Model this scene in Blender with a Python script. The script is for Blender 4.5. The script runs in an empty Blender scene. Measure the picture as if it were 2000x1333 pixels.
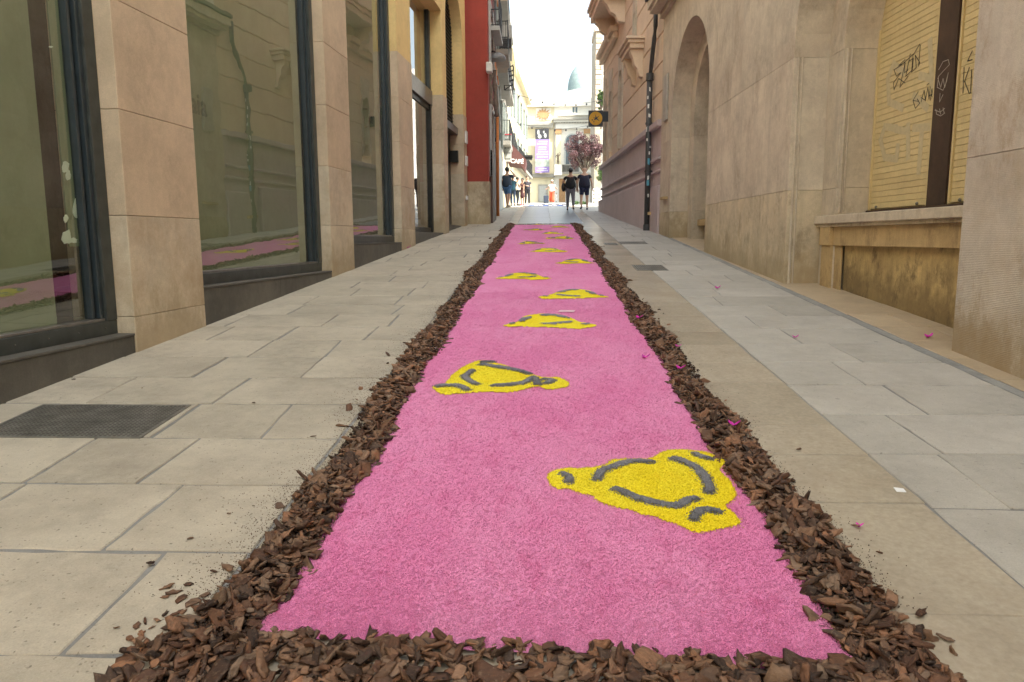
import bpy, bmesh, math, random
import numpy as np
from mathutils import Vector, Matrix
random.seed(7); rng = np.random.default_rng(7)
S = bpy.context.scene; C = S.collection
# ------------------------------------------------------------------ camera, light, exposure
F_PX = 1420.0; CAM = Vector((0, 0, 1.40))
pit = math.radians(8.04); yaw = math.radians(2.436); rol = math.radians(0.3)
fw = Vector((-math.sin(yaw)*math.cos(pit), math.cos(yaw)*math.cos(pit), -math.sin(pit)))
R0 = Vector((math.cos(yaw), math.sin(yaw), 0)); U0 = R0.cross(fw)
Rv = R0*math.cos(rol) - U0*math.sin(rol); Uv = U0*math.cos(rol) + R0*math.sin(rol)
cd = bpy.data.cameras.new('camera'); cam = bpy.data.objects.new('camera', cd); C.objects.link(cam)
cam.matrix_world = Matrix(((Rv.x, Uv.x, -fw.x, CAM.x), (Rv.y, Uv.y, -fw.y, CAM.y), (Rv.z, Uv.z, -fw.z, CAM.z), (0, 0, 0, 1)))
cd.sensor_width = 36; cd.lens = F_PX/2000*36; cd.clip_end = 1500; cd.clip_start = .05
S.camera = cam
SUN_EL, SUN_AZ = math.radians(52), math.radians(130)      # azimuth clockwise from +Y: from the right and a little behind
w = bpy.data.worlds.new('World'); S.world = w; w.use_nodes = True
nt = w.node_tree; bg = nt.nodes['Background']
sky = nt.nodes.new('ShaderNodeTexSky'); sky.sky_type = 'NISHITA'; sky.sun_disc = False
sky.sun_elevation = SUN_EL; sky.sun_rotation = SUN_AZ; sky.dust_density = 4; sky.air_density = 1.0; sky.ozone_density = 1
hs = nt.nodes.new('ShaderNodeHueSaturation'); hs.inputs['Saturation'].default_value = 0.62
wm = nt.nodes.new('ShaderNodeMix'); wm.data_type = 'RGBA'; wm.blend_type = 'MULTIPLY'; wm.inputs[0].default_value = 1
wm.inputs[7].default_value = (.98, 1.02, .94, 1)
nt.links.new(sky.outputs[0], hs.inputs['Color']); nt.links.new(hs.outputs[0], wm.inputs[6]); nt.links.new(wm.outputs[2], bg.inputs[0])
bg.inputs[1].default_value = 0.15
sl = bpy.data.lights.new('sun', 'SUN'); sl.energy = 2.9; sl.angle = math.radians(.5); sl.color = (1, .95, .86)
so = bpy.data.objects.new('sun', sl); C.objects.link(so)
sd = Vector((math.sin(SUN_AZ)*math.cos(SUN_EL), math.cos(SUN_AZ)*math.cos(SUN_EL), math.sin(SUN_EL)))
so.rotation_euler = sd.to_track_quat('Z', 'Y').to_euler()
S.view_settings.view_transform = 'Standard'; S.view_settings.look = 'None'; S.view_settings.gamma = 1
S.view_settings.use_curve_mapping = False; S.view_settings.exposure = 1.86
S.render.engine = 'CYCLES'; S.cycles.max_bounces = 8; S.cycles.diffuse_bounces = 5; S.cycles.glossy_bounces = 4; S.cycles.transparent_max_bounces = 12

# ------------------------------------------------------------------ places
SL = 0.0805
GK = [(-100, -8.05), (24, 1.932), (34, 2.80), (52, 3.75), (85, 5.5), (1000, 20)]
def G(y):                                                # ground profile: the street climbs, then eases off
    for (a, za), (b, zb) in zip(GK[:-1], GK[1:]):
        if y <= b: return za + (zb-za)*(y-a)/(b-a)
    return 20
def ray(px, py):
    d = Rv*(px-1000) + Uv*(666.5-py) + fw*F_PX
    return d/d.y
def gp(px, py):                                          # photo point on the ground
    d = ray(px, py); t = CAM.z/(SL-d.z)
    if not 0 < t < 24:
        lo, hi = 20.0, 140.0
        for _ in range(50):
            t = (lo+hi)/2
            if CAM.z + d.z*t > G(t): lo = t
            else: hi = t
    return Vector((d.x*t, t, G(t)))
def at(px, py, y):                                       # photo point at distance y
    d = ray(px, py); return Vector((d.x*y, y, CAM.z + d.z*y))
class Frame:                                             # a facade: u along it, n out of it, z up
    def __init__(s, a, b, side):
        a = Vector((a.x, a.y)); b = Vector((b.x, b.y)); s.d = (b-a).normalized()
        s.o = a - s.d*(a.y/s.d.y); s.n = Vector((s.d.y, -s.d.x))*side
    def P(s, u, n, z): q = s.o + s.d*u + s.n*n; return (q.x, q.y, z)
    def hit(s, px, py, n=0):
        r = ray(px, py); o = s.o + s.n*n
        # o + d*u = r*t
        det = s.d.x*(-r.y) + r.x*s.d.y
        u = (o.x*r.y - o.y*r.x)/det*1.0
        t = (o.y + s.d.y*u)/r.y
        return u, CAM.z + r.z*t
    def g(s, u, n=0): return G((s.o + s.d*u + s.n*n).y)
LF = Frame(gp(403, 637), gp(785, 490), 1)
RF = Frame(gp(1858, 685), gp(1375, 492), -1)
KF = Frame(gp(1285, 455.5), gp(1175, 413), -1)

# ------------------------------------------------------------------ mesh helpers
class MB:
    def __init__(s): s.v = []; s.f = []; s.m = []
    def add(s, vs, fs, mi=0):
        k = len(s.v); s.v += [tuple(x) for x in vs]; s.f += [tuple(i+k for i in f) for f in fs]; s.m += [mi]*len(fs)
    def hexa(s, p, mi=0):                                # p: 8 points, bottom 4 (ccw), top 4
        s.add(p, [(3,2,1,0),(4,5,6,7),(0,1,5,4),(1,2,6,5),(2,3,7,6),(3,0,4,7)], mi)
    def box(s, x0, x1, y0, y1, z0, z1, mi=0):
        s.hexa([(x0,y0,z0),(x1,y0,z0),(x1,y1,z0),(x0,y1,z0),(x0,y0,z1),(x1,y0,z1),(x1,y1,z1),(x0,y1,z1)], mi)
    def fbox(s, fr, u0, u1, n0, n1, z0, z1, mi=0):       # z0 None: follows the ground
        P = fr.P
        a = (lambda u, n: fr.g(u, n)-.12) if z0 is None else (lambda u, n: z0)
        s.hexa([P(u0,n0,a(u0,n0)),P(u1,n0,a(u1,n0)),P(u1,n1,a(u1,n1)),P(u0,n1,a(u0,n1)),P(u0,n0,z1),P(u1,n0,z1),P(u1,n1,z1),P(u0,n1,z1)], mi)
    def tube(s, pts, r, seg=8, mi=0, caps=True):
        pts = [Vector(p) for p in pts]; rr = r if isinstance(r, (list, tuple)) else [r]*len(pts)
        rings = []
        for i, p in enumerate(pts):
            t = (pts[min(i+1, len(pts)-1)] - pts[max(i-1, 0)])
            t = t.normalized() if t.length > 1e-9 else Vector((0,0,1))
            a = Vector((0,0,1)) if abs(t.z) < .9 else Vector((1,0,0))
            b = t.cross(a).normalized(); c = t.cross(b)
            rings.append([p + (b*math.cos(k*2*math.pi/seg) + c*math.sin(k*2*math.pi/seg))*rr[i] for k in range(seg)])
        vs = [q for g in rings for q in g]; fs = []
        for i in range(len(pts)-1):
            for k in range(seg):
                fs.append((i*seg+k, i*seg+(k+1)%seg, (i+1)*seg+(k+1)%seg, (i+1)*seg+k))
        if caps:
            fs.append(tuple(range(seg-1, -1, -1))); fs.append(tuple((len(pts)-1)*seg+k for k in range(seg)))
        s.add(vs, fs, mi)
    def prism(s, poly, off, mi=0):                       # closed polygon extruded by the vector off
        n = len(poly); off = Vector(off); a = [Vector(p) for p in poly]
        s.add(a + [p+off for p in a], [tuple(range(n-1,-1,-1)), tuple(range(n, 2*n))] + [(i,(i+1)%n,n+(i+1)%n,n+i) for i in range(n)], mi)
    def sphere(s, c, r, seg=10, rings=6, mi=0):
        rx, ry, rz = r if isinstance(r, (tuple, list)) else (r, r, r)
        vs = [(c[0], c[1], c[2]+rz)]; fs = []
        for i in range(1, rings):
            a = math.pi*i/rings
            for k in range(seg):
                b = 2*math.pi*k/seg; vs.append((c[0]+rx*math.sin(a)*math.cos(b), c[1]+ry*math.sin(a)*math.sin(b), c[2]+rz*math.cos(a)))
        vs.append((c[0], c[1], c[2]-rz)); L = len(vs)-1
        for k in range(seg): fs.append((0, 1+k, 1+(k+1)%seg)); fs.append((L, 1+(rings-2)*seg+(k+1)%seg, 1+(rings-2)*seg+k))
        for i in range(rings-2):
            for k in range(seg): fs.append((1+i*seg+k, 1+(i+1)*seg+k, 1+(i+1)*seg+(k+1)%seg, 1+i*seg+(k+1)%seg))
        s.add(vs, fs, mi)
    def mesh(s, name, mats, fix=True, bevel=0, smooth=False):
        me = bpy.data.meshes.new(name); me.from_pydata([tuple(v) for v in s.v], [], s.f)
        mats = mats if isinstance(mats, (list, tuple)) else [mats]
        for m in mats: me.materials.append(m)
        if len(mats) > 1: me.polygons.foreach_set('material_index', s.m)
        if fix or bevel:
            bm = bmesh.new(); bm.from_mesh(me)
            bmesh.ops.recalc_face_normals(bm, faces=bm.faces)
            if bevel: bmesh.ops.bevel(bm, geom=bm.edges[:], offset=bevel, segments=1, affect='EDGES', clamp_overlap=True)
            bm.to_mesh(me); bm.free()
        if smooth: me.polygons.foreach_set('use_smooth', [True]*len(me.polygons))
        return me
    def build(s, name, mats, parent=None, **k):
        return link(name, s.mesh(name, mats, **k), parent)
def link(name, me, parent=None):
    o = bpy.data.objects.new(name, me); C.objects.link(o)
    if parent is not None: o.parent = parent; o.matrix_parent_inverse = Matrix.Translation(-parent.location) if parent.type == 'EMPTY' or parent.location.length else Matrix()
    return o
def tag(o, label=None, cat=None, group=None, kind=None):
    for k, v in (('label', label), ('category', cat), ('group', group), ('kind', kind)):
        if v: o[k] = v
    return o
def thing(name, label, cat, loc=(0,0,0), group=None):
    o = bpy.data.objects.new(name, None); C.objects.link(o); o.location = loc; o.empty_display_size = .2
    return tag(o, label, cat, group)
def np_mesh(name, V, Fq, mat, smooth=False, attr=None):
    me = bpy.data.meshes.new(name); V = np.asarray(V, dtype=np.float32); Fq = np.asarray(Fq, dtype=np.int32); n, k = Fq.shape
    me.vertices.add(len(V)); me.vertices.foreach_set('co', V.ravel())
    me.loops.add(n*k); me.loops.foreach_set('vertex_index', Fq.ravel())
    me.polygons.add(n); me.polygons.foreach_set('loop_start', np.arange(0, n*k, k, dtype=np.int32))
    me.polygons.foreach_set('loop_total', np.full(n, k, dtype=np.int32))
    if smooth: me.polygons.foreach_set('use_smooth', np.ones(n, dtype=bool))
    me.materials.append(mat)
    if attr is not None:
        a = me.attributes.new('tint', 'FLOAT', 'POINT'); a.data.foreach_set('value', np.asarray(attr, dtype=np.float32))
    me.update(calc_edges=True); return me

# ------------------------------------------------------------------ materials
class NT:
    def __init__(s, m): s.t = m.node_tree; s.n = s.t.nodes; s.l = s.t.links
    def new(s, typ, **k):
        x = s.n.new(typ)
        for a, b in k.items(): setattr(x, a, b)
        return x
    def pos(s): return s.new('ShaderNodeNewGeometry').outputs['Position']
    def objc(s): return s.new('ShaderNodeTexCoord').outputs['Object']
    def scale(s, v, sc):
        m = s.new('ShaderNodeMapping'); m.inputs['Scale'].default_value = sc; s.l.new(v, m.inputs[0]); return m.outputs[0]
    def noise(s, v, sc, det=4, rough=.6, off=None):
        x = s.new('ShaderNodeTexNoise'); x.inputs['Scale'].default_value = sc; x.inputs['Detail'].default_value = det
        x.inputs['Roughness'].default_value = rough; s.l.new(v, x.inputs['Vector']); return x.outputs['Fac']
    def ramp(s, f, a, b, ca=(0,0,0,1), cb=(1,1,1,1)):
        r = s.new('ShaderNodeValToRGB'); r.color_ramp.elements[0].position = a; r.color_ramp.elements[1].position = b
        r.color_ramp.elements[0].color = ca; r.color_ramp.elements[1].color = cb; s.l.new(f, r.inputs[0]); return r.outputs[0]
    def mix(s, f, a, b, mode='MIX'):
        x = s.new('ShaderNodeMix'); x.data_type = 'RGBA'; x.blend_type = mode
        for i, v in ((0, f), (6, a), (7, b)):
            if hasattr(v, 'is_output') or isinstance(v, bpy.types.NodeSocket): s.l.new(v, x.inputs[i])
            elif i == 0: x.inputs[0].default_value = v
            else: x.inputs[i].default_value = (*v[:3], 1)
        return x.outputs[2]
    def math(s, op, a, b=0.0):
        x = s.new('ShaderNodeMath', operation=op)
        for i, v in ((0, a), (1, b)):
            if isinstance(v, bpy.types.NodeSocket): s.l.new(v, x.inputs[i])
            else: x.inputs[i].default_value = v
        return x.outputs[0]
    def bump(s, h, st, dist=.01, nrm=None):
        b = s.new('ShaderNodeBump'); b.inputs['Strength'].default_value = st; b.inputs['Distance'].default_value = dist
        s.l.new(h, b.inputs['Height'])
        if nrm is not None: s.l.new(nrm, b.inputs['Normal'])
        return b.outputs[0]
def new_mat(name):
    m = bpy.data.materials.new(name); m.use_nodes = True; q = NT(m); p = m.node_tree.nodes['Principled BSDF']; return m, q, p
def plain(name, c, rough=.6, metal=0, var=.12, sc=6, bump=0, emit=0):
    m, q, p = new_mat(name); v = q.pos()
    n = q.noise(v, sc, 5)
    col = q.mix(q.ramp(n, .3, .7), [x*(1-var) for x in c], [min(1, x*(1+var)) for x in c])
    q.l.new(col, p.inputs['Base Color']); p.inputs['Roughness'].default_value = rough; p.inputs['Metallic'].default_value = metal
    if bump: q.l.new(q.bump(q.noise(v, sc*12, 4), bump, .004), p.inputs['Normal'])
    return m
def stone(name, c, dark=.72, light=1.12, stain=None, stain_amt=.5, rough=.8, pits=.35, rnd=.10, streak=.0, bump=.35, fine=90, ribs=0, rust=None, dirt=0, gum=0, foot=None):
    """weathered stone or plaster: broad mottling, fine grain, pits, vertical streaks, own stains"""
    m, q, p = new_mat(name); v = q.pos()
    oi = q.new('ShaderNodeObjectInfo').outputs['Random']
    sh = q.new('ShaderNodeVectorMath', operation='ADD'); cx = q.new('ShaderNodeCombineXYZ')
    q.l.new(q.math('MULTIPLY', oi, 37.0), cx.inputs[0]); q.l.new(q.math('MULTIPLY', oi, 17.0), cx.inputs[1])
    q.l.new(v, sh.inputs[0]); q.l.new(cx.outputs[0], sh.inputs[1]); vv = sh.outputs[0]
    broad = q.noise(vv, 1.6, 6, .65)
    col = q.mix(q.ramp(broad, .3, .72), [x*dark for x in c], [min(.95, x*light) for x in c])
    med = q.noise(vv, 11, 6, .7)
    col = q.mix(q.math('MULTIPLY', q.ramp(med, .42, .66), .38), col, [min(.95, x*light*1.08) for x in c])
    fn = q.noise(v, fine, 4, .7)
    col = q.mix(.55, col, q.ramp(fn, .2, .8, (.62,.62,.62,1), (1.3,1.3,1.3,1)), 'MULTIPLY')
    if rnd: col = q.mix(1.0, col, q.ramp(oi, 0, 1, (1-rnd,1-rnd,1-rnd*1.1,1), (1+rnd*.6,1+rnd*.6,1+rnd*.6,1)), 'MULTIPLY')
    if streak:
        st = q.noise(q.scale(v, (6, 6, .45)), 1.0, 6, .7)
        col = q.mix(q.math('MULTIPLY', q.ramp(st, .5, .78), streak), col, [x*.45 for x in c])
        st2 = q.noise(q.scale(v, (14, 14, 1.2)), 1.0, 4, .6)
        col = q.mix(q.math('MULTIPLY', q.ramp(st2, .55, .8), streak*.6), col, [min(.9, x*1.25) for x in c])
    if stain is not None:
        sn = q.noise(vv, .9, 8, .72)
        col = q.mix(q.math('MULTIPLY', q.ramp(sn, .5, .66), stain_amt), col, stain)
    if rust is not None:
        rn = q.math('MULTIPLY', q.ramp(q.noise(q.scale(v, (1.4, 1.4, .8)), 1.3, 9, .78), .52, .62), rust[3])
        col = q.mix(rn, col, rust[:3])
    if dirt:
        dn = q.ramp(q.noise(v, 3.2, 9, .8), .60, .70); col = q.mix(q.math('MULTIPLY', dn, dirt), col, [x*.33 for x in c])
    if foot is not None:
        sp = q.new('ShaderNodeSeparateXYZ'); q.l.new(v, sp.inputs[0])
        hh = q.math('SUBTRACT', sp.outputs[2], q.math('MULTIPLY', sp.outputs[1], .0812))
        fm = q.math('SUBTRACT', q.math('MULTIPLY', q.noise(q.scale(v, (2.2, 2.2, 1.2)), 1.6, 8, .75), 1.9), q.math('ADD', hh, .42))
        col = q.mix(q.math('MULTIPLY', q.ramp(fm, .0, .45), foot[3]), col, foot[:3])
        col = q.mix(q.math('MULTIPLY', q.ramp(q.math('ADD', fm, .25), .35, .62), foot[3]*.5), col, [x*.5 for x in foot[:3]])
    if gum:
        vo = q.new('ShaderNodeTexVoronoi'); vo.inputs['Scale'].default_value = 2.4; q.l.new(v, vo.inputs['Vector'])
        gm = q.ramp(q.math('ADD', vo.outputs['Distance'], q.math('MULTIPLY', q.noise(v, 30, 2), .03)), .055, .07, (1,1,1,1), (0,0,0,1))
        col = q.mix(q.math('MULTIPLY', gm, gum), col, [x*.45 for x in c])
    if pits:
        pn = q.noise(v, 55, 3, .5); pm = q.math('MULTIPLY', q.ramp(pn, .66, .72), pits)
        col = q.mix(pm, col, [x*.35 for x in c])
    q.l.new(col, p.inputs['Base Color']); p.inputs['Roughness'].default_value = rough
    h = q.math('ADD', q.math('MULTIPLY', fn, .5), q.math('MULTIPLY', med, .8))
    if pits: h = q.math('SUBTRACT', h, q.math('MULTIPLY', pm, .8))
    if ribs:
        wv = q.new('ShaderNodeTexWave', wave_type='BANDS', bands_direction='Z'); wv.inputs['Scale'].default_value = ribs
        wv.inputs['Distortion'].default_value = 2.5; wv.inputs['Detail'].default_value = 3; wv.inputs['Detail Scale'].default_value = 2
        q.l.new(v, wv.inputs['Vector']); h = q.math('ADD', h, q.math('MULTIPLY', wv.outputs['Fac'], .7))
    q.l.new(q.bump(h, bump, .006), p.inputs['Normal'])
    return m
M = {}
M['slab_left'] = stone('paving_left', (.48,.43,.355), .74, 1.14, stain=(.29,.25,.20), stain_amt=.45, pits=.8, rnd=.10, fine=140, rough=.62, dirt=.35, gum=.5, bump=.6)
M['slab_right'] = stone('paving_right', (.475,.455,.42), .80, 1.12, stain=(.30,.27,.24), stain_amt=.28, pits=.55, rnd=.10, fine=140, rough=.58, dirt=.3, gum=.6, bump=.55)
M['slab_mid'] = stone('polished_stone', (.45,.40,.325), .84, 1.10, stain=(.30,.24,.18), stain_amt=.45, pits=.1, rnd=.14, fine=40, rough=.27, bump=.05, dirt=.12)
M['slab_grey'] = stone('blue_grey_stone', (.27,.295,.32), .85, 1.1, pits=.1, rnd=.05, fine=40, rough=.3, bump=.05)
M['slab_cream'] = stone('cream_tile', (.50,.40,.28), .85, 1.1, stain=(.35,.25,.16), stain_amt=.3, pits=.15, rnd=.10, rough=.5, bump=.1)
M['grout'] = stone('grout', (.25,.25,.25), .6, 1.2, pits=.5, rnd=0, bump=.9, fine=160, dirt=.5)
M['dark_stone'] = stone('dark_plinth', (.095,.088,.078), .6, 1.3, stain=(.2,.18,.15), stain_amt=.4, streak=.5, pits=.2, rough=.6)
M['tan'] = stone('tan_limestone', (.60,.475,.34), .78, 1.14, stain=(.42,.33,.23), stain_amt=.4, pits=.12, rnd=.10, streak=.1, rough=.7, bump=.16, fine=120)
M['tan_low'] = stone('tan_limestone_worn', (.60,.51,.385), .74, 1.15, stain=(.42,.31,.20), stain_amt=.85, pits=.2, rnd=.06, streak=.22, rough=.7, bump=.2, fine=120, foot=(.42,.31,.18,.45))
M['beige'] = stone('beige_limestone', (.62,.54,.425), .72, 1.14, stain=(.44,.35,.26), stain_amt=.5, pits=.18, rnd=.05, streak=.38, rough=.8, bump=.2, fine=110, rust=(.22,.15,.09,.30), dirt=.10)
M['beige_low'] = stone('beige_limestone_low', (.61,.515,.365), .66, 1.15, stain=(.42,.31,.17), stain_amt=.6, pits=.25, rnd=.05, streak=.5, rough=.8, bump=.25, fine=110, rust=(.17,.12,.075,.5), dirt=.25, foot=(.42,.31,.17,.45))
M['ribbed'] = stone('tooled_limestone', (.56,.50,.43), .78, 1.12, stain=(.44,.34,.23), stain_amt=.5, pits=.2, rnd=.05, streak=.25, rough=.85, bump=.30, fine=110, ribs=24, rust=(.30,.19,.10,.45), dirt=.15, foot=(.42,.30,.16,.6))
M['ochre_stain'] = stone('stained_ochre_panel', (.60,.44,.20), .6, 1.15, stain=(.30,.20,.09), stain_amt=.6, pits=.15, rnd=0, streak=.6, rough=.75, bump=.25, rust=(.09,.06,.035,.8), dirt=.4, foot=(.16,.11,.055,.5))
M['yellow_wall'] = stone('ochre_plaster', (.80,.59,.27), .88, 1.08, pits=0, rnd=.03, streak=.12, bump=.1, rough=.85)
M['red_wall'] = stone('red_plaster', (.34,.05,.034), .82, 1.15, pits=.05, rnd=0, streak=.15, bump=.12, rough=.8, stain=(.28,.06,.04), stain_amt=.4)
M['peach'] = stone('peach_plaster', (.72,.57,.42), .88, 1.08, pits=0, rnd=.03, streak=.2, bump=.1)
M['lilac'] = stone('lilac_grey_dado', (.52,.435,.44), .85, 1.1, pits=0, rnd=.02, streak=.2, bump=.1)
M['cream'] = stone('cream_plaster', (.74,.66,.46), .9, 1.06, pits=0, rnd=.03, streak=.15, bump=.05)
M['white_wall'] = stone('white_plaster', (.80,.77,.70), .93, 1.04, pits=0, rnd=.03, streak=.12, bump=.05)
M['frame'] = plain('window_frame_paint', (.045,.052,.05), .42, 0, .3, 9)
M['frame_blue'] = plain('blue_grey_bead', (.03,.042,.05), .35, 0, .2, 9)
M['black'] = plain('black_metal', (.015,.015,.014), .4, 0, .3, 9)
M['steel'] = plain('grey_steel', (.22,.21,.20), .38, .7, .2, 9)
M['interior'] = plain('dark_room', (.03,.026,.022), .8)
M['film'] = plain('olive_window_film', (.25,.29,.19), .55, 0, .10, 1.5)
M['patch'] = plain('pale_torn_film', (.80,.88,.80), .6, 0, .1, 9)
M['brown_wood'] = stone('old_brown_frame', (.06,.035,.022), .5, 1.5, pits=0, rnd=0, streak=.4, bump=.3)
M['ink'] = plain('black_marker', (.02,.02,.02), .6); M['ink_pale'] = plain('pale_marker', (.45,.40,.35), .6); M['ghost'] = plain('faded_grey_paint', (.56,.48,.30), .7, 0, .12, 20)
M['pipe'] = stone('dark_drainpipe', (.05,.052,.055), .6, 1.4, pits=0, rnd=0, bump=.1, rough=.5)
M['sticker'] = plain('sticker_paper', (.72,.72,.70), .6); M['sticker_blue'] = plain('blue_sticker', (.08,.3,.42), .6)
def glass(name, tint, ior=1.6, rough=0.0):
    m = bpy.data.materials.new(name); m.use_nodes = True; q = NT(m); q.n.clear()
    o = q.new('ShaderNodeOutputMaterial'); mx = q.new('ShaderNodeMixShader'); lw = q.new('ShaderNodeLayerWeight'); lw.inputs[0].default_value = .5; fr = q.new('ShaderNodeMath', operation='MULTIPLY_ADD'); q.l.new(q.math('POWER', lw.outputs['Facing'], 3.2), fr.inputs[0]); fr.inputs[1].default_value = .92; fr.inputs[2].default_value = ior-1
    tr = q.new('ShaderNodeBsdfTransparent'); tr.inputs[0].default_value = (*tint, 1); gl = q.new('ShaderNodeBsdfGlossy'); gl.inputs['Roughness'].default_value = rough
    nb = q.bump(q.noise(q.pos(), 1.3, 2), .035, .05); q.l.new(nb, gl.inputs['Normal'])
    q.l.new(fr.outputs[0], mx.inputs[0]); q.l.new(tr.outputs[0], mx.inputs[1]); q.l.new(gl.outputs[0], mx.inputs[2]); q.l.new(mx.outputs[0], o.inputs[0]); return m
M['glass'] = glass('green_shop_glass', (.88,.94,.88), 1.17)
M['glass_far'] = plain('far_window_glass', (.10,.13,.15), .12)
# shutter: cream lacquered slats
M['shutter'] = stone('yellow_shutter_paint', (.68,.55,.29), .9, 1.08, pits=0, rnd=.04, streak=.22, bump=.05, rough=.45, stain=(.50,.36,.17), stain_amt=.3)
# ------------------------------------------------------------------ ground and paving
def ground():
    ys = list(np.concatenate([np.arange(-60, 30, 5), np.arange(30, 120, 10), [120, 200, 400, 900]])); xs = [-600, -60, -12, -6, 0, 6, 12, 60, 600]
    V = [(x, y, (G(y) if y < 120 else G(120))-.0065) for y in ys for x in xs]; n = len(xs)
    F = [(j*n+i, j*n+i+1, (j+1)*n+i+1, (j+1)*n+i) for j in range(len(ys)-1) for i in range(n-1)]
    mb = MB(); mb.add(V, F); tag(mb.build('ground', M['grout'], fix=False), kind='structure')
ground()
def slab_bits(x0, x1, y0, y1, gap=.009, jag=.0022, step=.11, skl=0, skr=0):
    x0 += gap; x1 -= gap; y0 += gap; y1 -= gap
    def side(a, b):
        L = math.hypot(b[0]-a[0], b[1]-a[1]); n = max(2, int(L/step)); nx, ny = (b[1]-a[1])/L, -(b[0]-a[0])/L; o = []
        for i in range(n):
            t = i/n; j = random.gauss(0, jag) if i else 0
            o.append((a[0]+(b[0]-a[0])*t + nx*j, a[1]+(b[1]-a[1])*t + ny*j))
        return o
    c = [(x0, y0), (x1, y0), (x1+skr, y1), (x0+skl, y1)]
    c = [(a+random.gauss(0, .003), b+random.gauss(0, .003)) for a, b in c]
    o = [p for k in range(4) for p in side(c[k], c[(k+1) % 4])]
    n = len(o); cx = sum(p[0] for p in o)/n; cy = sum(p[1] for p in o)/n
    dz = random.gauss(0, .0012); tx, ty = random.gauss(0, .0010), random.gauss(0, .0010)
    ch = .0045; V = []
    for x, y in o:
        f = 1 - ch/max(.1, math.hypot(x-cx, y-cy)); X, Y = cx+(x-cx)*f, cy+(y-cy)*f
        V.append((X, Y, G(Y)+dz+tx*(X-cx)+ty*(Y-cy)))
    for x, y in o: V.append((x, y, G(y)-ch+dz))
    for x, y in o: V.append((x, y, G(y)-.04))
    F = [tuple(range(n))] + [(r*n+(i+1) % n, r*n+i, (r+1)*n+i, (r+1)*n+(i+1) % n) for r in range(2) for i in range(n)]
    return V, F
def pave(root_name, rows, mat, name, xl, xr, lens, fixed, limit=290, gap=.009, jag=.0022, yfar=24, par=None, stag=None):
    root = par or tag(thing(root_name, None, None), kind='structure'); far = MB(); cnt = 0
    for r, (y0, y1) in enumerate(rows):
        a, b = xl((y0+y1)/2), xr((y0+y1)/2)
        cuts = fixed.get(r)
        if cuts is None:
            cuts = []; x = a + random.uniform(.25, lens[1])
            while x < b-.3: cuts.append(x); x += random.uniform(*lens)
        xs = [a] + [c for c in cuts if a+.12 < c < b-.12] + [b]
        sk = [0]+[random.gauss(0, .014) for _ in xs[1:-1]]+[0]
        for i in range(len(xs)-1):
            V, F = slab_bits(xs[i], xs[i+1], y0, y1, gap, jag, .11 if y0 < 12 else .5, sk[i], sk[i+1])
            if y0 < yfar and cnt < limit:
                mb = MB(); mb.add(V, F); mb.build(name, mat, root, fix=False); cnt += 1
            else: far.add(V, F)
    if far.f: tag(far.build('far_'+name, mat, root, fix=False), kind='stuff')
    return root
D0, DR = 2.61, .622
rowsL = [(D0+DR*k, D0+DR*(k+1)) for k in range(-3, 62)]
wallL = lambda y: (LF.o + LF.d*(y/LF.d.y)).x
def wallR(y):
    if y < 4: return wallR(4)
    return (RF.o + RF.d*(y/RF.d.y)).x if y < 18 else (KF.o + KF.d*(y/KF.d.y)).x if y < 31.5 else 9.0
XL, XR = -1.115, 1.665
fixL = {1: [-2.6], 2: [-2.35, -1.46], 3: [-2.45, -1.71], 4: [-2.47, -1.92], 5: [-3.1, -2.19, -1.56], 6: [-2.95, -2.12], 7: [-2.55, -1.75]}
pave('pavement_left', rowsL, M['slab_left'], 'paving_slab', lambda y: wallL(y)-.12 if y < 37 else -1.9, lambda y: XL, (.62, 1.15), fixL, gap=.0095, jag=.0038)
rowsR = [(3.06+.632*k, 3.06+.632*(k+1)) for k in range(-3, 61)]
fixR = {2: [2.62], 3: [2.0], 4: [2.05], 5: [2.3, 3.0], 6: [2.2], 7: [2.45, 3.05]}
border = lambda y: 3.06-.012*(y-5)
pave('pavement_right', rowsR, M['slab_right'], 'paving_slab', lambda y: XR, lambda y: border(y) if y < 18 else wallR(y)+.1, (.5, 1.1), fixR, gap=.0075, jag=.0028)
mid = [1.0, 1.62, 2.275, 3.11, 3.67, 4.12]
while mid[-1] < 42: mid.append(mid[-1]+random.choice([.55, .6, .8, .9]))
midr = list(zip(mid[:-1], mid[1:]))
nf = sum(1 for m_ in midr if m_[0] < 22.4)
ch_ = pave('paving_channel', midr[:nf], M['slab_mid'], 'paving_slab', lambda y: XL, lambda y: XR, (1, 1), {k: [.25] for k in range(200)}, gap=.0042, jag=.0012)
pave('', midr[nf:], M['slab_grey'], 'grey_slab', lambda y: -.78, lambda y: 1.28, (1, 1), {k: [.25] for k in range(200)}, gap=.003, jag=.0006, par=ch_, yfar=60)
pave('', midr[nf:], M['slab_mid'], 'side_slab', lambda y: XL, lambda y: -.781, (1, 1), {k: [] for k in range(200)}, gap=.003, par=ch_, yfar=60)
pave('', midr[nf:], M['slab_mid'], 'side_slab', lambda y: 1.281, lambda y: XR, (1, 1), {k: [] for k in range(200)}, gap=.003, par=ch_, yfar=60)
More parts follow.
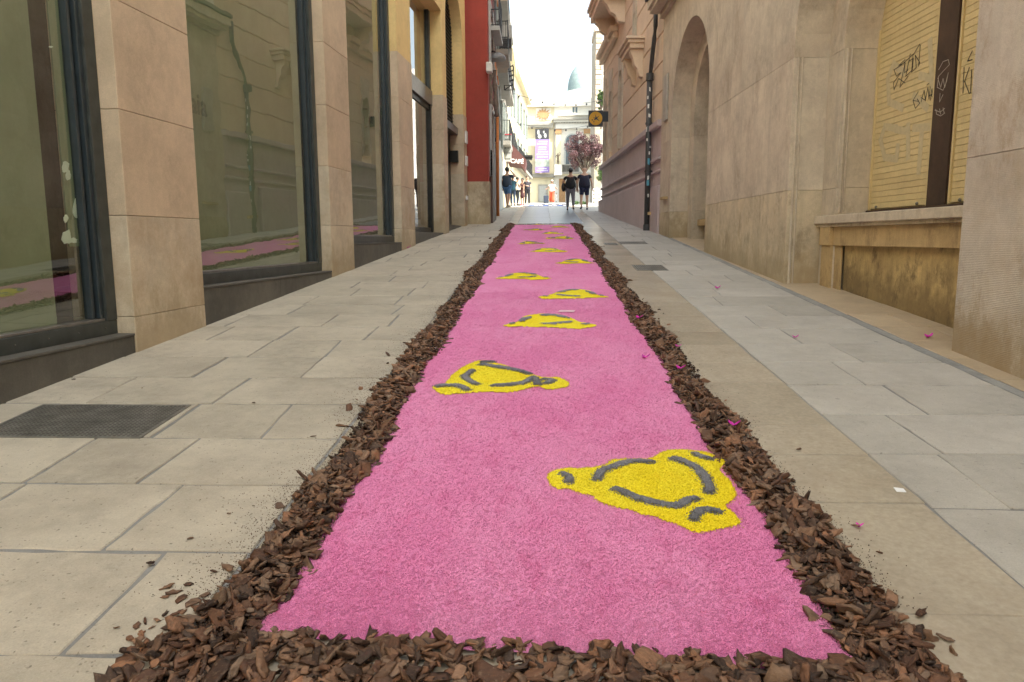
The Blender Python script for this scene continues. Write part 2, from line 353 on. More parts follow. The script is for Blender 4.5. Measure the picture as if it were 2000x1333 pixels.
# tiled strip between border and the right wall, then the narrow pebble border
mb = MB(); V = []; 
ys = np.arange(1.2, 18.6, .15)
for y in ys:
    b = border(y); V += [(b+.005+random.gauss(0,.002), y, G(y)-.003), (b+.095+random.gauss(0,.002), y, G(y)-.006)]
mb.add(V, [(2*i, 2*i+1, 2*i+3, 2*i+2) for i in range(len(ys)-1)])
tag(mb.build('border_strip', stone('pebbly_border', (.30,.30,.29), .7, 1.3, pits=.6, rnd=0, bump=.8, fine=60), fix=False), kind='structure')
rowsT = [(2.0+.62*k, 2.0+.62*(k+1)) for k in range(0, 27)]
pave('recess_paving', rowsT, M['slab_cream'], 'paving_tile', lambda y: border(y)+.1, lambda y: wallR(y)+(.75 if (5.9 < y < 9.8 or 13.5 < y < 17.6) else .1), (.55, .8), {}, gap=.004, jag=.001)

# ------------------------------------------------------------------ metal grates
def grate(label, px, py, wx, wy, pitch, bar, rim_c=.02, cat='drain grate'):
    c = gp(px, py); root = thing('drain_grate', label, cat, c, 'drain grates in the paving')
    z = lambda x, y: G(y)+.0035
    def bx(mb, x0, x1, y0, y1, t, dz=0):
        mb.hexa([(x0,y0,z(x0,y0)-.02),(x1,y0,z(x1,y0)-.02),(x1,y1,z(x1,y1)-.02),(x0,y1,z(x0,y1)-.02),(x0,y0,z(x0,y0)+dz),(x1,y0,z(x1,y0)+dz),(x1,y1,z(x1,y1)+dz),(x0,y1,z(x0,y1)+dz)])
    x0, x1, y0, y1 = c.x-wx/2, c.x+wx/2, c.y-wy/2, c.y+wy/2
    mb = MB()
    for a in ((x0-rim_c, x1+rim_c, y0-rim_c, y0), (x0-rim_c, x1+rim_c, y1, y1+rim_c), (x0-rim_c, x0, y0, y1), (x1, x1+rim_c, y0, y1)): bx(mb, *a, .01, .003)
    mb.build('rim', M['grate'], root)
    mb = MB(); bx(mb, x0-.001, x1+.001, y0-.001, y1+.001, .01, -.0012); mb.build('pan', M['grate_pan'], root)
    mb = MB(); n = int(wx/pitch)
    for i in range(1, n): x = x0+i*wx/n; bx(mb, x-bar/2, x+bar/2, y0, y1, .01, .0025)
    n = int(wy/pitch)
    for i in range(1, n): y = y0+i*wy/n; bx(mb, x0, x1, y-bar/2, y+bar/2, .01, .0018)
    tag(mb.build('bar_grid', M['grate'], root), kind='stuff')
M['grate'] = plain('worn_grate_iron', (.21,.205,.19), .5, .5, .35, 8, .2); M['grate_pan'] = stone('grate_pan_dirt', (.06,.056,.05), .5, 1.6, pits=0, rnd=0, stain=(.13,.12,.10), stain_amt=.7, rough=.7)
grate('large square mesh drain grate set in the left pavement near the dark plinth', 172, 822, .93, .56, .026, .0055)
grate('drain grate on the right beside the bark border, nearest of the right ones', 1269, 523.5, .44, .62, .03, .012)
grate('small drain grate straddling the channel edge farther up the right side', 1193, 477, .24, .4, .03, .014)
grate('drain grate in the right pavement just beyond the near right one', 1236, 475, .55, .5, .03, .014)

# ------------------------------------------------------------------ pink carpet
def wob(y, ph, a=.018): return a*(math.sin(y*2.1+ph)+.6*math.sin(y*5.3+ph*2)+.35*math.sin(y*11+ph*3))
CY0, CY1 = 1.97, 22.2
def cl(y): return -.875 + wob(y, .4)
def cr(y): return .905 + wob(y, 2.2)
def carpet_mat(name, c, var, dark, sc=230, stains=()):
    m, q, p = new_mat(name); v = q.pos()
    fine = q.noise(v, sc, 2, .5); mid_ = q.noise(v, 45, 4, .7); big = q.noise(q.scale(v, (1.2, .8, 1)), 1.4, 4, .6)
    col = q.mix(q.ramp(big, .42, .60), c, var)
    col = q.mix(q.math('MULTIPLY', q.ramp(mid_, .56, .74), .35), col, dark)
    col = q.mix(1, col, q.ramp(fine, .25, .75, (.70,.62,.68,1), (1.22,1.25,1.22,1)), 'MULTIPLY')
    blot = q.noise(q.scale(v, (3, 1.3, 1)), 3.1, 7, .75)
    col = q.mix(q.math('MULTIPLY', q.ramp(blot, .52, .68), .55), col, dark)
    q.l.new(col, p.inputs['Base Color']); p.inputs['Roughness'].default_value = .95; p.inputs['Specular IOR Level'].default_value = .1
    q.l.new(q.bump(fine, .75, .006), p.inputs['Normal']); return m
M['pink'] = carpet_mat('dyed_pink_grains', (.87,.335,.60), (.83,.275,.54), (.70,.16,.38))
M['yellow'] = carpet_mat('dyed_yellow_grains', (.98,.86,.05), (.96,.80,.03), (.92,.68,.02))
M['grey'] = carpet_mat('grey_grains', (.30,.305,.33), (.23,.235,.255), (.13,.132,.145))
def fnoise(x, y, f, seed):                               # cheap smooth value noise
    r = np.random.default_rng(seed); T = r.random((256, 256)); x = x*f; y = y*f
    xi = np.floor(x).astype(int); yi = np.floor(y).astype(int); fx = x-xi; fy = y-yi; fx = fx*fx*(3-2*fx); fy = fy*fy*(3-2*fy)
    a = T[xi & 255, yi & 255]; b = T[(xi+1) & 255, yi & 255]; c = T[xi & 255, (yi+1) & 255]; d = T[(xi+1) & 255, (yi+1) & 255]
    return (a*(1-fx)+b*fx)*(1-fy) + (c*(1-fx)+d*fx)*fy
Gv = np.vectorize(G)
TH = .012
def ctop(x, y): return Gv(y) + TH + .007*(fnoise(x, y, 7, 1)-.5) + .006*(fnoise(x, y, 19, 2)-.5)
ys = [CY0]
while ys[-1] < CY1: ys.append(ys[-1] + max(.006, .0042*ys[-1]))
ys = np.array(ys); NX = 190; tt = np.linspace(0, 1, NX)
L = np.array([cl(y) for y in ys]); R = np.array([cr(y) for y in ys])
near_edge = lambda x: .11*(1-(x+.9)/1.8) + .015*np.sin(x*9)   # the near end is not quite square
X = L[:, None]+(R-L)[:, None]*tt[None]; Y = np.repeat(ys[:, None], NX, 1)
Y = Y + near_edge(X)*np.clip(1-(Y-CY0)/.5, 0, 1)
Z = ctop(X, Y) + rng.normal(0, .0009, X.shape)
ed = np.minimum(np.minimum((X-L[:, None]), (R[:, None]-X)), (Y-CY0)); Z -= TH*1.3*np.clip(1-ed/.02, 0, 1)
V = np.stack([X, Y, Z], -1).reshape(-1, 3); ny = len(ys)
idx = np.arange(ny*NX).reshape(ny, NX); Fq = np.stack([idx[:-1, :-1], idx[:-1, 1:], idx[1:, 1:], idx[1:, :-1]], -1).reshape(-1, 4)
carpet = link('pink_carpet', np_mesh('pink_carpet', V, Fq, M['pink'], True))
tag(carpet, 'long pink carpet of dyed grains running up the middle of the street', 'carpet')
def grains(name, xs, ys, zs, size, mat, parent, seed=3):
    r = np.random.default_rng(seed); n = len(xs); c = np.stack([xs, ys, zs], -1)
    base = np.array([[1,1,1],[1,-1,-1],[-1,1,-1],[-1,-1,1]])*.6
    q = r.normal(size=(n, 4)); q /= np.linalg.norm(q, axis=1)[:, None]; a, b, cc, d = q.T
    Rm = np.stack([1-2*(cc*cc+d*d), 2*(b*cc-a*d), 2*(b*d+a*cc), 2*(b*cc+a*d), 1-2*(b*b+d*d), 2*(cc*d-a*b), 2*(b*d-a*cc), 2*(cc*d+a*b), 1-2*(b*b+cc*cc)], -1).reshape(n, 3, 3)
    sz = size*r.uniform(.6, 1.4, (n, 1, 3))
    P = np.einsum('nij,nkj->nki', Rm, base[None]*sz) + c[:, None]
    V = P.reshape(-1, 3); k = np.arange(n)[:, None]*4
    Fq = np.concatenate([k+np.array([[0,1,2]]), k+np.array([[0,3,1]]), k+np.array([[0,2,3]]), k+np.array([[1,3,2]])], 1).reshape(-1, 3)
    o = link(name, np_mesh(name, V, Fq, mat), parent); tag(o, kind='stuff'); return o
n = 230000; t = rng.random(n); gy = CY0*(9/CY0)**(rng.random(n)**1.6); gL = np.array([cl(y) for y in gy]); gR = np.array([cr(y) for y in gy]); gx = gL+(gR-gL)*t
gy2 = gy + near_edge(gx)*np.clip(1-(gy-CY0)/.5, 0, 1)
grains('loose_grains', gx, gy2, ctop(gx, gy2)+.0005, .0027, M['pink'], carpet)
# grains spilt along the edges of the carpet
n = 9000; side = rng.random(n) < .5; gy = CY0*(12/CY0)**(rng.random(n)); e = rng.exponential(.012, n)
gx = np.where(side, np.array([cl(y) for y in gy])-e, np.array([cr(y) for y in gy])+e)
grains('edge_grains', gx, gy, Gv(gy)+.004, .0028, M['pink'], carpet, 5)

def z5(p): return [(800+a/3.508, 420+b/3.508) for a, b in p]
def z7(p): return [(1000+a/3.636, 820+b/3.636) for a, b in p]
shpA = dict(o=z7([(247,430),(290,390),(400,362),(540,368),(660,345),(740,300),(980,290),(1060,250),(1180,232),(1320,240),(1430,262),(1510,300),(1520,330),(1480,380),(1540,450),(1595,550),(1560,600),(1520,640),(1600,710),(1625,765),(1560,785),(1400,818),(1280,820),(1190,780),(1080,745),(1010,710),(900,690),(850,660),(760,645),(620,605),(560,560),(480,535),(400,512),(330,515),(270,480)]),
  s=[z7(x) for x in ([(605,455),(640,400),(720,365),(850,325),(985,325)],[(1150,310),(1260,345),(1350,410),(1400,500),(1395,545)],[(740,525),(860,570),(980,610),(1100,640),(1190,640),(1250,605),(1300,600)],[(1300,275),(1340,290),(1400,300)],[(1290,740),(1320,690),(1370,675),(1455,685)],[(365,415),(405,435),(400,468)])])
shpB = dict(o=z5([(155,1190),(240,1165),(300,1100),(380,1045),(480,1012),(560,1020),(660,1045),(830,1100),(930,1125),(1010,1125),(1080,1150),(1095,1180),(1060,1200),(950,1215),(870,1195),(740,1225),(640,1235),(500,1230),(380,1240),(240,1250),(180,1220)]),
  s=[z5(x) for x in ([(490,1045),(600,1058),(720,1078),(815,1103)],[(430,1085),(380,1125),(400,1150),(455,1175)],[(585,1188),(700,1180),(800,1165),(850,1135),(880,1180)],[(500,1026),(570,1026)],[(200,1190),(300,1190),(360,1200),(390,1220)],[(925,1148),(980,1152),(940,1172)])])
shpC = dict(o=z5([(630,770),(730,745),(780,705),(880,688),(1000,690),(1100,712),(1180,745),(1285,765),(1230,785),(1100,790),(900,780),(720,778)]),
  s=[z5(x) for x in ([(760,745),(790,725),(830,712)],[(900,700),(980,700),(1090,722)],[(905,762),(1000,758),(1110,745)],[(690,765),(715,755)],[(1180,765),(1230,760)])])
def to_world(sh): f = lambda p: np.array([gp(a, b)[:2] for a, b in p]); return dict(o=f(sh['o']), s=[f(x) for x in sh['s']])
WA, WB, WC = to_world(shpA), to_world(shpB), to_world(shpC)
def refit(sh, px0, px1, py0, py1, flip=False):
    o = sh['o']; lo, hi = o.min(0), o.max(0); ym = gp((px0+px1)/2, (py0+py1)/2).y
    x0, x1 = gp(px0, (py0+py1)/2).x, gp(px1, (py0+py1)/2).x; y0, y1 = gp(1061, py1).y, gp(1061, py0).y
    def f(p):
        q = (p-lo)/(hi-lo)
        if flip: q = np.stack([1-q[:, 0], q[:, 1]], -1)
        return np.stack([x0+q[:, 0]*(x1-x0), y0+q[:, 1]*(y1-y0)], -1)
    return dict(o=f(o), s=[f(x) for x in sh['s']])
def crom(P, n=6):                                        # closed Catmull-Rom
    out = []; m = len(P)
    for i in range(m):
        a, b, c, d = P[i-1], P[i], P[(i+1) % m], P[(i+2) % m]
        for k in range(n):
            t = k/n; out.append(.5*((2*b)+(c-a)*t+(2*a-5*b+4*c-d)*t*t+(3*b-a-3*c+d)*t**3))
    return np.array(out)
def seg_dist(X, Y, P):
    d = np.full(X.shape, 9.0); tpos = np.zeros(X.shape); L = len(P)-1
    for i in range(L):
        a, b = P[i], P[i+1]; v = b-a; q = max(1e-9, (v*v).sum()); t = np.clip(((X-a[0])*v[0]+(Y-a[1])*v[1])/q, 0, 1)
        dd = np.hypot(X-a[0]-v[0]*t, Y-a[1]-v[1]*t); w_ = dd < d; d = np.where(w_, dd, d); tpos = np.where(w_, (i+t)/L, tpos)
    return d, tpos
def inside(X, Y, P):
    c = np.zeros(X.shape, bool); n = len(P)
    for i in range(n):
        a, b = P[i-1], P[i]
        if a[1] == b[1]: continue
        k = ((a[1] > Y) != (b[1] > Y)) & (X < (b[0]-a[0])*(Y-a[1])/(b[1]-a[1])+a[0]); c ^= k
    return c
def field(name, X, Y, H, mask, mat, parent, jit):
    idx = -np.ones(X.shape, int); cell = mask[:-1, :-1] & mask[1:, :-1] & mask[:-1, 1:] & mask[1:, 1:]
    use = np.zeros(X.shape, bool); use[:-1, :-1] |= cell; use[1:, :-1] |= cell; use[:-1, 1:] |= cell; use[1:, 1:] |= cell
    idx[use] = np.arange(use.sum()); Xj = X+rng.normal(0, jit, X.shape); Yj = Y+rng.normal(0, jit, X.shape)
    V = np.stack([Xj[use], Yj[use], H[use]], -1); i, j = np.nonzero(cell)
    Fq = np.stack([idx[i, j], idx[i, j+1], idx[i+1, j+1], idx[i+1, j]], -1)
    return link(name, np_mesh(name, V, Fq, mat, True), parent)
def motif(sh, label, k):
    P = crom(sh['o']); lo, hi = P.min(0)-.01, P.max(0)+.01; ym = (lo[1]+hi[1])/2; cs = max(.0055, .0016*ym)
    gx = np.arange(lo[0], hi[0], cs); gy = np.arange(lo[1], hi[1], cs*(1 if ym < 5 else 1.5)); X, Y = np.meshgrid(gx, gy)
    ins = inside(X, Y, P); d, _ = seg_dist(X, Y, np.vstack([P, P[:1]])); wobm = .004*(fnoise(X, Y, 60, 9)-.5)*2
    m = ins | (d < np.maximum(0, wobm)); sgn = np.where(ins, d, -d)
    H = ctop(X, Y) + .0075*np.clip((sgn+.006)/.014, 0, 1) - .0015 + rng.normal(0, .0010, X.shape)
    o = field('yellow_motif', X, Y, H, m, M['yellow'], None, cs*.15)
    tag(o, label, 'carpet motif', 'yellow figures laid on the pink carpet')
    if ym < 6:
        n = 20000 if ym < 3.6 else 9000; x = rng.uniform(lo[0], hi[0], n); y = rng.uniform(lo[1], hi[1], n); dd, _ = seg_dist(x, y, np.vstack([P, P[:1]])); i = inside(x, y, P) | (dd < rng.exponential(.0045, n)); zo = np.where(inside(x, y, P), .0068, .002)
        grains('loose_grains', x[i], y[i], ctop(x[i], y[i])+zo[i], .0026, M['yellow'], o, k)
    for s_ in sh['s']:
        fs = []                                          # smooth the open stroke
        for i in range(len(s_)-1):
            a, b, c, e = s_[max(i-1, 0)], s_[i], s_[i+1], s_[min(i+2, len(s_)-1)]
            for t in np.linspace(0, 1, 5)[:-1]: fs.append(.5*((2*b)+(c-a)*t+(2*a-5*b+4*c-e)*t*t+(3*b-a-3*c+e)*t**3))
        fs.append(s_[-1]); fs = np.array(fs); Lg = np.hypot(*np.diff(fs, axis=0).T).sum()
        wd = min(.025, .014+Lg*.045) * (.9 if ym < 4 else 1.05 if ym < 6 else 1.7)
        lo2, hi2 = fs.min(0)-.05, fs.max(0)+.05; c2 = max(.004, .0011*ym)
        X, Y = np.meshgrid(np.arange(lo2[0], hi2[0], c2), np.arange(lo2[1], hi2[1], c2)); d, tp = seg_dist(X, Y, fs)
        w2 = wd*(.55+.55*fnoise(X, Y, 35, 21+k)+.35*fnoise(X, Y, 110, 31+k))*(1-.45*np.abs(2*tp-1)**4); mm = d < w2
        H = ctop(X, Y)+.005+.014*np.sqrt(np.clip(1-(d/np.maximum(w2, .001))**2, 0, 1)) + rng.normal(0, .0030, X.shape)*(ym < 6)
        g = field('grey_line', X, Y, H, mm, M['grey'], o, c2*.2)
        if ym < 6:
            n = int(Lg*15000)+500; x = rng.uniform(lo2[0], hi2[0], n*3); y = rng.uniform(lo2[1], hi2[1], n*3); d, tp = seg_dist(x, y, fs)
            i = d < wd*.75+rng.exponential(.0055, n*3)
            hh = np.where(d < wd, .004+.014*np.sqrt(np.clip(1-(d/wd)**2, 0, 1)), .008)
            grains('loose_grains', x[i], y[i], ctop(x[i], y[i])+hh[i], .0030, M['grey'], g, k+40)
motif(WA, 'large yellow figure nearest the camera at the right of the carpet', 1)
motif(WB, 'yellow figure second from the camera, at the left edge of the carpet', 2)
motif(WC, 'yellow figure third from the camera, dome shaped and near the carpet middle', 3)
lst = [((1050,1188,568,587.5), WC, 1, 'fourth yellow figure from the camera, right of the carpet middle'), ((967,1078,535,549), WC, 0, 'fifth yellow figure from the camera, touching the left side'),
 ((1083,1162,508.5,518), WC, 1, 'sixth yellow figure, close to the right edge of the carpet'), ((1033,1110,486.5,495), WC, 0, 'seventh yellow figure, in the middle beyond the one near the right edge'),
 ((1010,1065,473,479), WB, 0, 'eighth yellow figure, small and at the left edge'), ((1065,1122,463,469), WB, 1, 'ninth yellow figure, small and by the right edge'),
 ((1055,1103,454.7,459.2), WC, 0, 'tenth yellow figure, thin with distance, right of the middle'), ((1020,1065,448,451.7), WB, 1, 'eleventh yellow figure, thin with distance, at the left side'),
 ((1070,1117,443,446.3), WC, 0, 'twelfth yellow figure, last but one before the far end of the carpet'), ((1035,1078,438.3,440.5), WB, 0, 'farthest yellow figure, at the very end of the carpet')]
for i, (b, sh, fl, lb) in enumerate(lst): motif(refit(sh, *b, bool(fl)), lb, 10+i)

# ------------------------------------------------------------------ bark border
def bark_mat():
    m, q, p = new_mat('pine_bark'); v = q.objc(); oi = q.new('ShaderNodeObjectInfo').outputs['Random']
    at_ = q.new('ShaderNodeAttribute', attribute_name='tint').outputs['Fac']
    r = q.math('FRACT', q.math('ADD', at_, oi)); 
    rp = q.new('ShaderNodeValToRGB'); e = rp.color_ramp.elements; cols = [(0,(.030,.017,.012)),(.2,(.085,.040,.024)),(.38,(.155,.076,.044)),(.52,(.06,.039,.03)),(.68,(.21,.115,.068)),(.84,(.18,.125,.09)),(1,(.26,.125,.068))]
    e[0].position = 0; e[0].color = (*cols[0][1], 1); e[1].position = 1; e[1].color = (*cols[-1][1], 1)
    for a, c in cols[1:-1]: x = e.new(a); x.color = (*c, 1)
    q.l.new(r, rp.inputs[0]); wp = q.pos()
    n1 = q.noise(q.scale(v, (1, 4.5, 4)), 2.6, 7, .8); n2 = q.noise(wp, 60, 5, .7)
    col = q.mix(1, rp.outputs[0], q.ramp(n1, .25, .75, (.30,.27,.25,1), (1.9,1.85,1.8,1)), 'MULTIPLY')
    col = q.mix(q.math('MULTIPLY', q.ramp(n2, .56, .70), .6), col, (.26,.18,.125))
    col = q.mix(q.math('MULTIPLY', q.ramp(q.noise(wp, 24, 3), .60, .72), .55), col, (.022,.014,.011))
    q.l.new(col, p.inputs['Base Color']); p.inputs['Roughness'].default_value = .62; p.inputs['Specular IOR Level'].default_value = .4
    q.l.new(q.bump(q.math('ADD', n1, q.math('MULTIPLY', n2, .6)), .8, .006), p.inputs['Normal']); return m
M['bark'] = bark_mat()
def chip_template(r, hi):
    k = r.integers(7, 11) if hi else r.integers(5, 7); el = r.uniform(1.15, 3.4); a = np.sort(np.linspace(0, 2*np.pi, k, endpoint=False)+r.normal(0, .14, k))
    rad = r.uniform(.60, 1.2, k); ox, oy = np.cos(a)*rad*.5, np.sin(a)*rad*.5/el
    th = r.uniform(.035, .08); curl = r.uniform(-.25, .35)
    def zc(x, y): return curl*(4*y*y - .3*x*x)*.6
    V = []; 
    if hi:
        for sc, zz in ((.55, th*1.0), (.93, th*.75), (1.0, 0), (.88, -th*.75), (.5, -th)):
            for i in range(k):
                j = r.uniform(.78, 1.16); x, y = ox[i]*sc*j, oy[i]*sc*j; V.append((x, y, zc(x, y)+zz+r.normal(0, th*.42)))
        rings = 5
    else:
        for sc, zz in ((.75, th), (1.0, 0), (.75, -th)):
            for i in range(k): x, y = ox[i]*sc, oy[i]*sc; V.append((x, y, zc(x, y)+zz+r.normal(0, th*.2)))
        rings = 3
    V.append((0, 0, th*r.uniform(.7, 1.4))); V.append((0, 0, -th)); T = len(V)-2; F = []
    for i in range(k):
        j = (i+1) % k; F.append((T, i, j)); F.append((T+1, (rings-1)*k+j, (rings-1)*k+i))
        for g in range(rings-1): F.append((g*k+i, (g+1)*k+i, (g+1)*k+j)); F.append((g*k+i, (g+1)*k+j, g*k+j))
    return np.array(V), np.array(F)
r5 = np.random.default_rng(55)
TH_ = [chip_template(r5, True) for _ in range(22)]; TL_ = [chip_template(r5, False) for _ in range(12)]
def out_l(y): return .245 + .035*math.sin(y*1.3)+.03*math.sin(y*4.1+1) + .07*max(0, 1-(y-2.0)/.7)
def out_r(y): return .235 + .04*math.sin(y*1.7+2)+.03*math.sin(y*3.3) + .06*max(0, 1-(y-1.9)/.6)
def chip_spots(n, r):
    """x, y, height, which: the loose rim of chips along both sides and across both ends"""
    L = []
    yy = 1.70*(22.9/1.70)**r.random(n*2) if False else None
    return L
chips = []                                               # (x, y, z, length, yaw, pitch, roll)
r6 = np.random.default_rng(66)
def pile(t): return .038*math.sin(math.pi*min(1, max(0, t)))**.7
def add_chips(n, ylo, yhi, layer):
    for _ in range(n):
        y = r6.uniform(ylo, yhi); sd = r6.random() < .5
        w_ = out_l(y) if sd else out_r(y); t = r6.beta(1.25, 1.25) + r6.normal(0, .035)
        if r6.random() < .02: t += r6.exponential(.25)
        t = max(-.12, t); x = cl(y)-t*w_+.02 if sd else cr(y)+t*w_-.02
        h = pile(t)*layer; s = float(np.clip(r6.lognormal(-2.86, .42), .016, .125))
        tl = .42*layer+.1
        chips.append((x, y, G(y)+.004+h+r6.uniform(0, .006), s, r6.uniform(0, 6.283), r6.normal(0, tl), r6.normal(0, tl)))
def add_end(n, y0, y1, layer, x0=-1.12, x1=1.15):
    for _ in range(n):
        x = r6.uniform(x0, x1); t = r6.random(); yc = y1 + (.11*(1-(x+.9)/1.8) if y1 < 5 else 0)
        y = yc+.025-(yc-y0+.025)*t; s = float(np.clip(r6.lognormal(-2.78, .40), .02, .12)) if y1 < 5 else .045
        h = pile(.12+.76*t)*.8*layer if y1 < 5 else .02*layer
        chips.append((x, y, G(y)+.004+h+r6.uniform(0, .006), s, r6.uniform(0, 6.283), r6.normal(0, .42*layer+.08), r6.normal(0, .42*layer+.08)))
for layer, n in ((.25, 1300), (.65, 1200), (1.0, 1250)): add_chips(n, 1.75, 5.0, layer)
for layer, n in ((.3, 1500), (.9, 2900)): add_chips(n, 5.0, 11, layer)
for layer, n in ((.4, 1500), (.9, 3600)): add_chips(n, 11, 22.6, layer)
for layer, n in ((.25, 800), (.65, 700), (1.0, 560)): add_end(n, 1.58, 1.97, layer)
add_end(260, 22.2, 22.45, .9)
for _ in range(60):                                      # the thin fan of chips at the near left corner
    x = r6.uniform(-1.32, -1.0); y = r6.uniform(1.95, 2.35) - (x+1.0)*.1
    if r6.random() < (x+1.38)/.35: chips.append((x, y, G(y)+.006, r6.uniform(.03, .06), r6.uniform(0, 6.28), r6.normal(0, .12), r6.normal(0, .12)))
def chip_xform(c):
    x, y, z, s, a, b, g = c
    from mathutils import Euler
    return Matrix.Translation((x, y, z)) @ Euler((g, b-0.08*0, a), 'XYZ').to_matrix().to_4x4() @ Matrix.Diagonal((s, s, s, 1))
border_t = thing('bark_border', 'rim of brown bark chips heaped around all four sides of the pink carpet', 'bark border', (0, 2, G(2)))
# rank by how large they show: near, on top
def show(c):
    px = c[3]/max(c[1], 1)*(1 if c[1] > 1.93 else .2); return px*(.3+min(1, (c[2]-G(c[1]))/.05))
order = sorted(range(len(chips)), key=lambda i: -show(chips[i])); big = set(order[:300])
tm = [np_mesh('bark_chip', v, f, M['bark'], False, attr=np.full(len(v), .0)) for v, f in TH_]
rr = np.random.default_rng(8)
for i in order[:300]:
    o = bpy.data.objects.new('bark_chip', tm[rr.integers(len(tm))]); C.objects.link(o); o.parent = border_t
    o.matrix_parent_inverse = Matrix.Translation(-border_t.location); o.matrix_basis = chip_xform(chips[i])
Vs, Fs, As, k = [], [], [], 0
for i in order[300:]:
    c = chips[i]; T = TH_ if c[1] < 4.2 else TL_; v, f = T[rr.integers(len(T))]; mt = np.array(chip_xform(c))
    P = v@mt[:3, :3].T + mt[:3, 3]; Vs.append(P); Fs.append(f+k); As.append(np.full(len(P), rr.random())); k += len(P)
o = link('small_bark_chips', np_mesh('small_bark_chips', np.vstack(Vs), np.vstack(Fs), M['bark'], False, attr=np.concatenate(As)), border_t); tag(o, kind='stuff')
# crumbs and splinters strewn beyond the rim
n = 8000; sd = rng.random(n) < .78; gy = 2.3*(14/2.3)**rng.random(n); ol = np.array([out_l(y) for y in gy]); orr = np.array([out_r(y) for y in gy])
e = rng.exponential(.075, n); gx = np.where(sd, np.array([cl(y) for y in gy])-ol*.85-e, np.array([cr(y) for y in gy])+orr*.9+e*.45)
g = grains('bark_crumbs', gx, gy, Gv(gy)+.002, .0026, M['bark'], border_t, 12)
n = 9000; sd = rng.random(n) < .5; gy = 1.75*(22/1.75)**rng.random(n); t = rng.random(n)
gx = np.where(sd, np.array([cl(y) for y in gy])-.22*t, np.array([cr(y) for y in gy])+.21*t)
grains('bark_fines', gx, gy, Gv(gy)+.006+.02*np.sin(np.pi*t), .011, M['bark'], border_t, 13)
# stray chips: each its own thing
def stray(px, py, s, label, T=3, yawd=20, name='bark_chip'):
    p = gp(px, py); o = bpy.data.objects.new(name, tm[T]); C.objects.link(o); o.location = p+Vector((0, 0, .006 + s*.05)); o.scale = (s, s, s); o.rotation_euler = (SL, 0, math.radians(yawd))
    tag(o, label, 'bark chip', 'stray bark chips away from the rim')
for a in [(448,1006,.022,'small stray bark chip alone on the pale slab left of the rim',1), (371,1055,.026,'tan stray bark chip on the slab below the joint at left',2), (296,1103,.035,'curled stray bark chip lying on a slab joint at lower left',4),
 (322,1170,.03,'dark stray bark chip just above the fan of chips at lower left',5), (228,1230,.022,'small stray bark chip farthest left in the lower corner',6), (144,743,.034,'dark flat chip lying on the left pavement above the mesh grate',7),
 (495,789,.03,'thin stray chip on the slab joint at the left',8), (1560,880,.045,'stray bark chip right of the rim on the beige strip',9), (1848,1252,.055,'shaggy dark bark splinter on the beige strip at lower right',10),
 (1800,1202,.07,'long orange bark chip lying just outside the rim at lower right',11), (505,1224,.035,'dark pebble-like chip lying on the near left corner of the carpet',12), (812,1194,.012,'tiny dark crumb alone on the pink near the front',13),
 (612,855,.035,'stray chip on the slab joint beside the left rim',14), (1672,1030,.035,'thin dark chip with a purple cast right of the rim',15), (910,629,.035,'stray dark chip lying on the pink by the left rim in mid distance',16), (278,760,.02,'small chip on the left pavement above the grate corner',17)]:
    stray(*a[:4], T=a[4], yawd=random.uniform(-40, 60))
# bougainvillea petals
M['petal'] = plain('magenta_petal', (.62,.02,.42), .5, 0, .25, 30)
def petal(px, py, s, label):
    c = gp(px, py); mb = MB(); lift = TH if abs(c.x) < .9 else (.05 if abs(c.x) < 1.15 and c.y > 2 else 0)
    for k in range(3):
        a = k*2.1+random.uniform(-.3, .3); vs = []
        for i in range(5):
            for j in range(4):
                u, v_ = i/4, (j/3-.5); wd = math.sin(math.pi*min(.97, u*.85+.12))*.8
                r_ = u*s*.6; x = r_*math.cos(a)-v_*wd*s*.6*math.sin(a); y = r_*math.sin(a)+v_*wd*s*.6*math.cos(a)
                z = s*.45*u**1.5*(.6+.4*math.sin(k*2+1)) + abs(v_)*s*.3 + random.gauss(0, s*.02)
                vs.append((c.x+x, c.y+y, c.z+lift+.004+z))
        mb.add(vs, [(i*4+j, i*4+j+1, (i+1)*4+j+1, (i+1)*4+j) for i in range(4) for j in range(3)])
    tag(mb.build('flower_petal', M['petal'], fix=False, smooth=True), label, 'petal', 'fallen magenta petals')
for a in [(1260,704,.062,'upright magenta petal on the pink, right of the second yellow figure'), (1328,736,.062,'magenta flower on the inner edge of the right bark rim'), (1432,851,.06,'magenta flower lying on the bark chips nearest the camera'),
 (1247,634,.075,'magenta petal where the right rim meets the pink, farther up'), (1324,691,.045,'dark magenta petal half sunk among the right bark chips'), (1401,565,.075,'magenta flower alone on the right pavement, farthest up'),
 (1553,661,.05,'pale washed magenta petal on the right pavement slabs'), (1813,661,.075,'magenta flower on the tiles beside the right wall pillar'), (795,486,.12,'small magenta petal by the left wall near the glass door'), (1678,1031,.03,'tiny dark magenta shred on the beige strip at lower right')]:
    petal(*a)
c = gp(1757, 958); mb = MB(); mb.hexa([(c.x-.022,c.y-.02,G(c.y-.02)+.0012),(c.x+.018,c.y-.024,G(c.y-.024)+.0012),(c.x+.024,c.y+.016,G(c.y+.016)+.0012),(c.x-.018,c.y+.02,G(c.y+.02)+.0012),(c.x-.022,c.y-.02,G(c.y-.02)+.0022),(c.x+.018,c.y-.024,G(c.y-.024)+.0042),(c.x+.024,c.y+.016,G(c.y+.016)+.0022),(c.x-.018,c.y+.02,G(c.y+.02)+.0062)])
tag(mb.build('paper_scrap', plain('white_paper', (.8,.82,.85), .6)), 'small white square of paper on the beige strip at the right', 'paper')
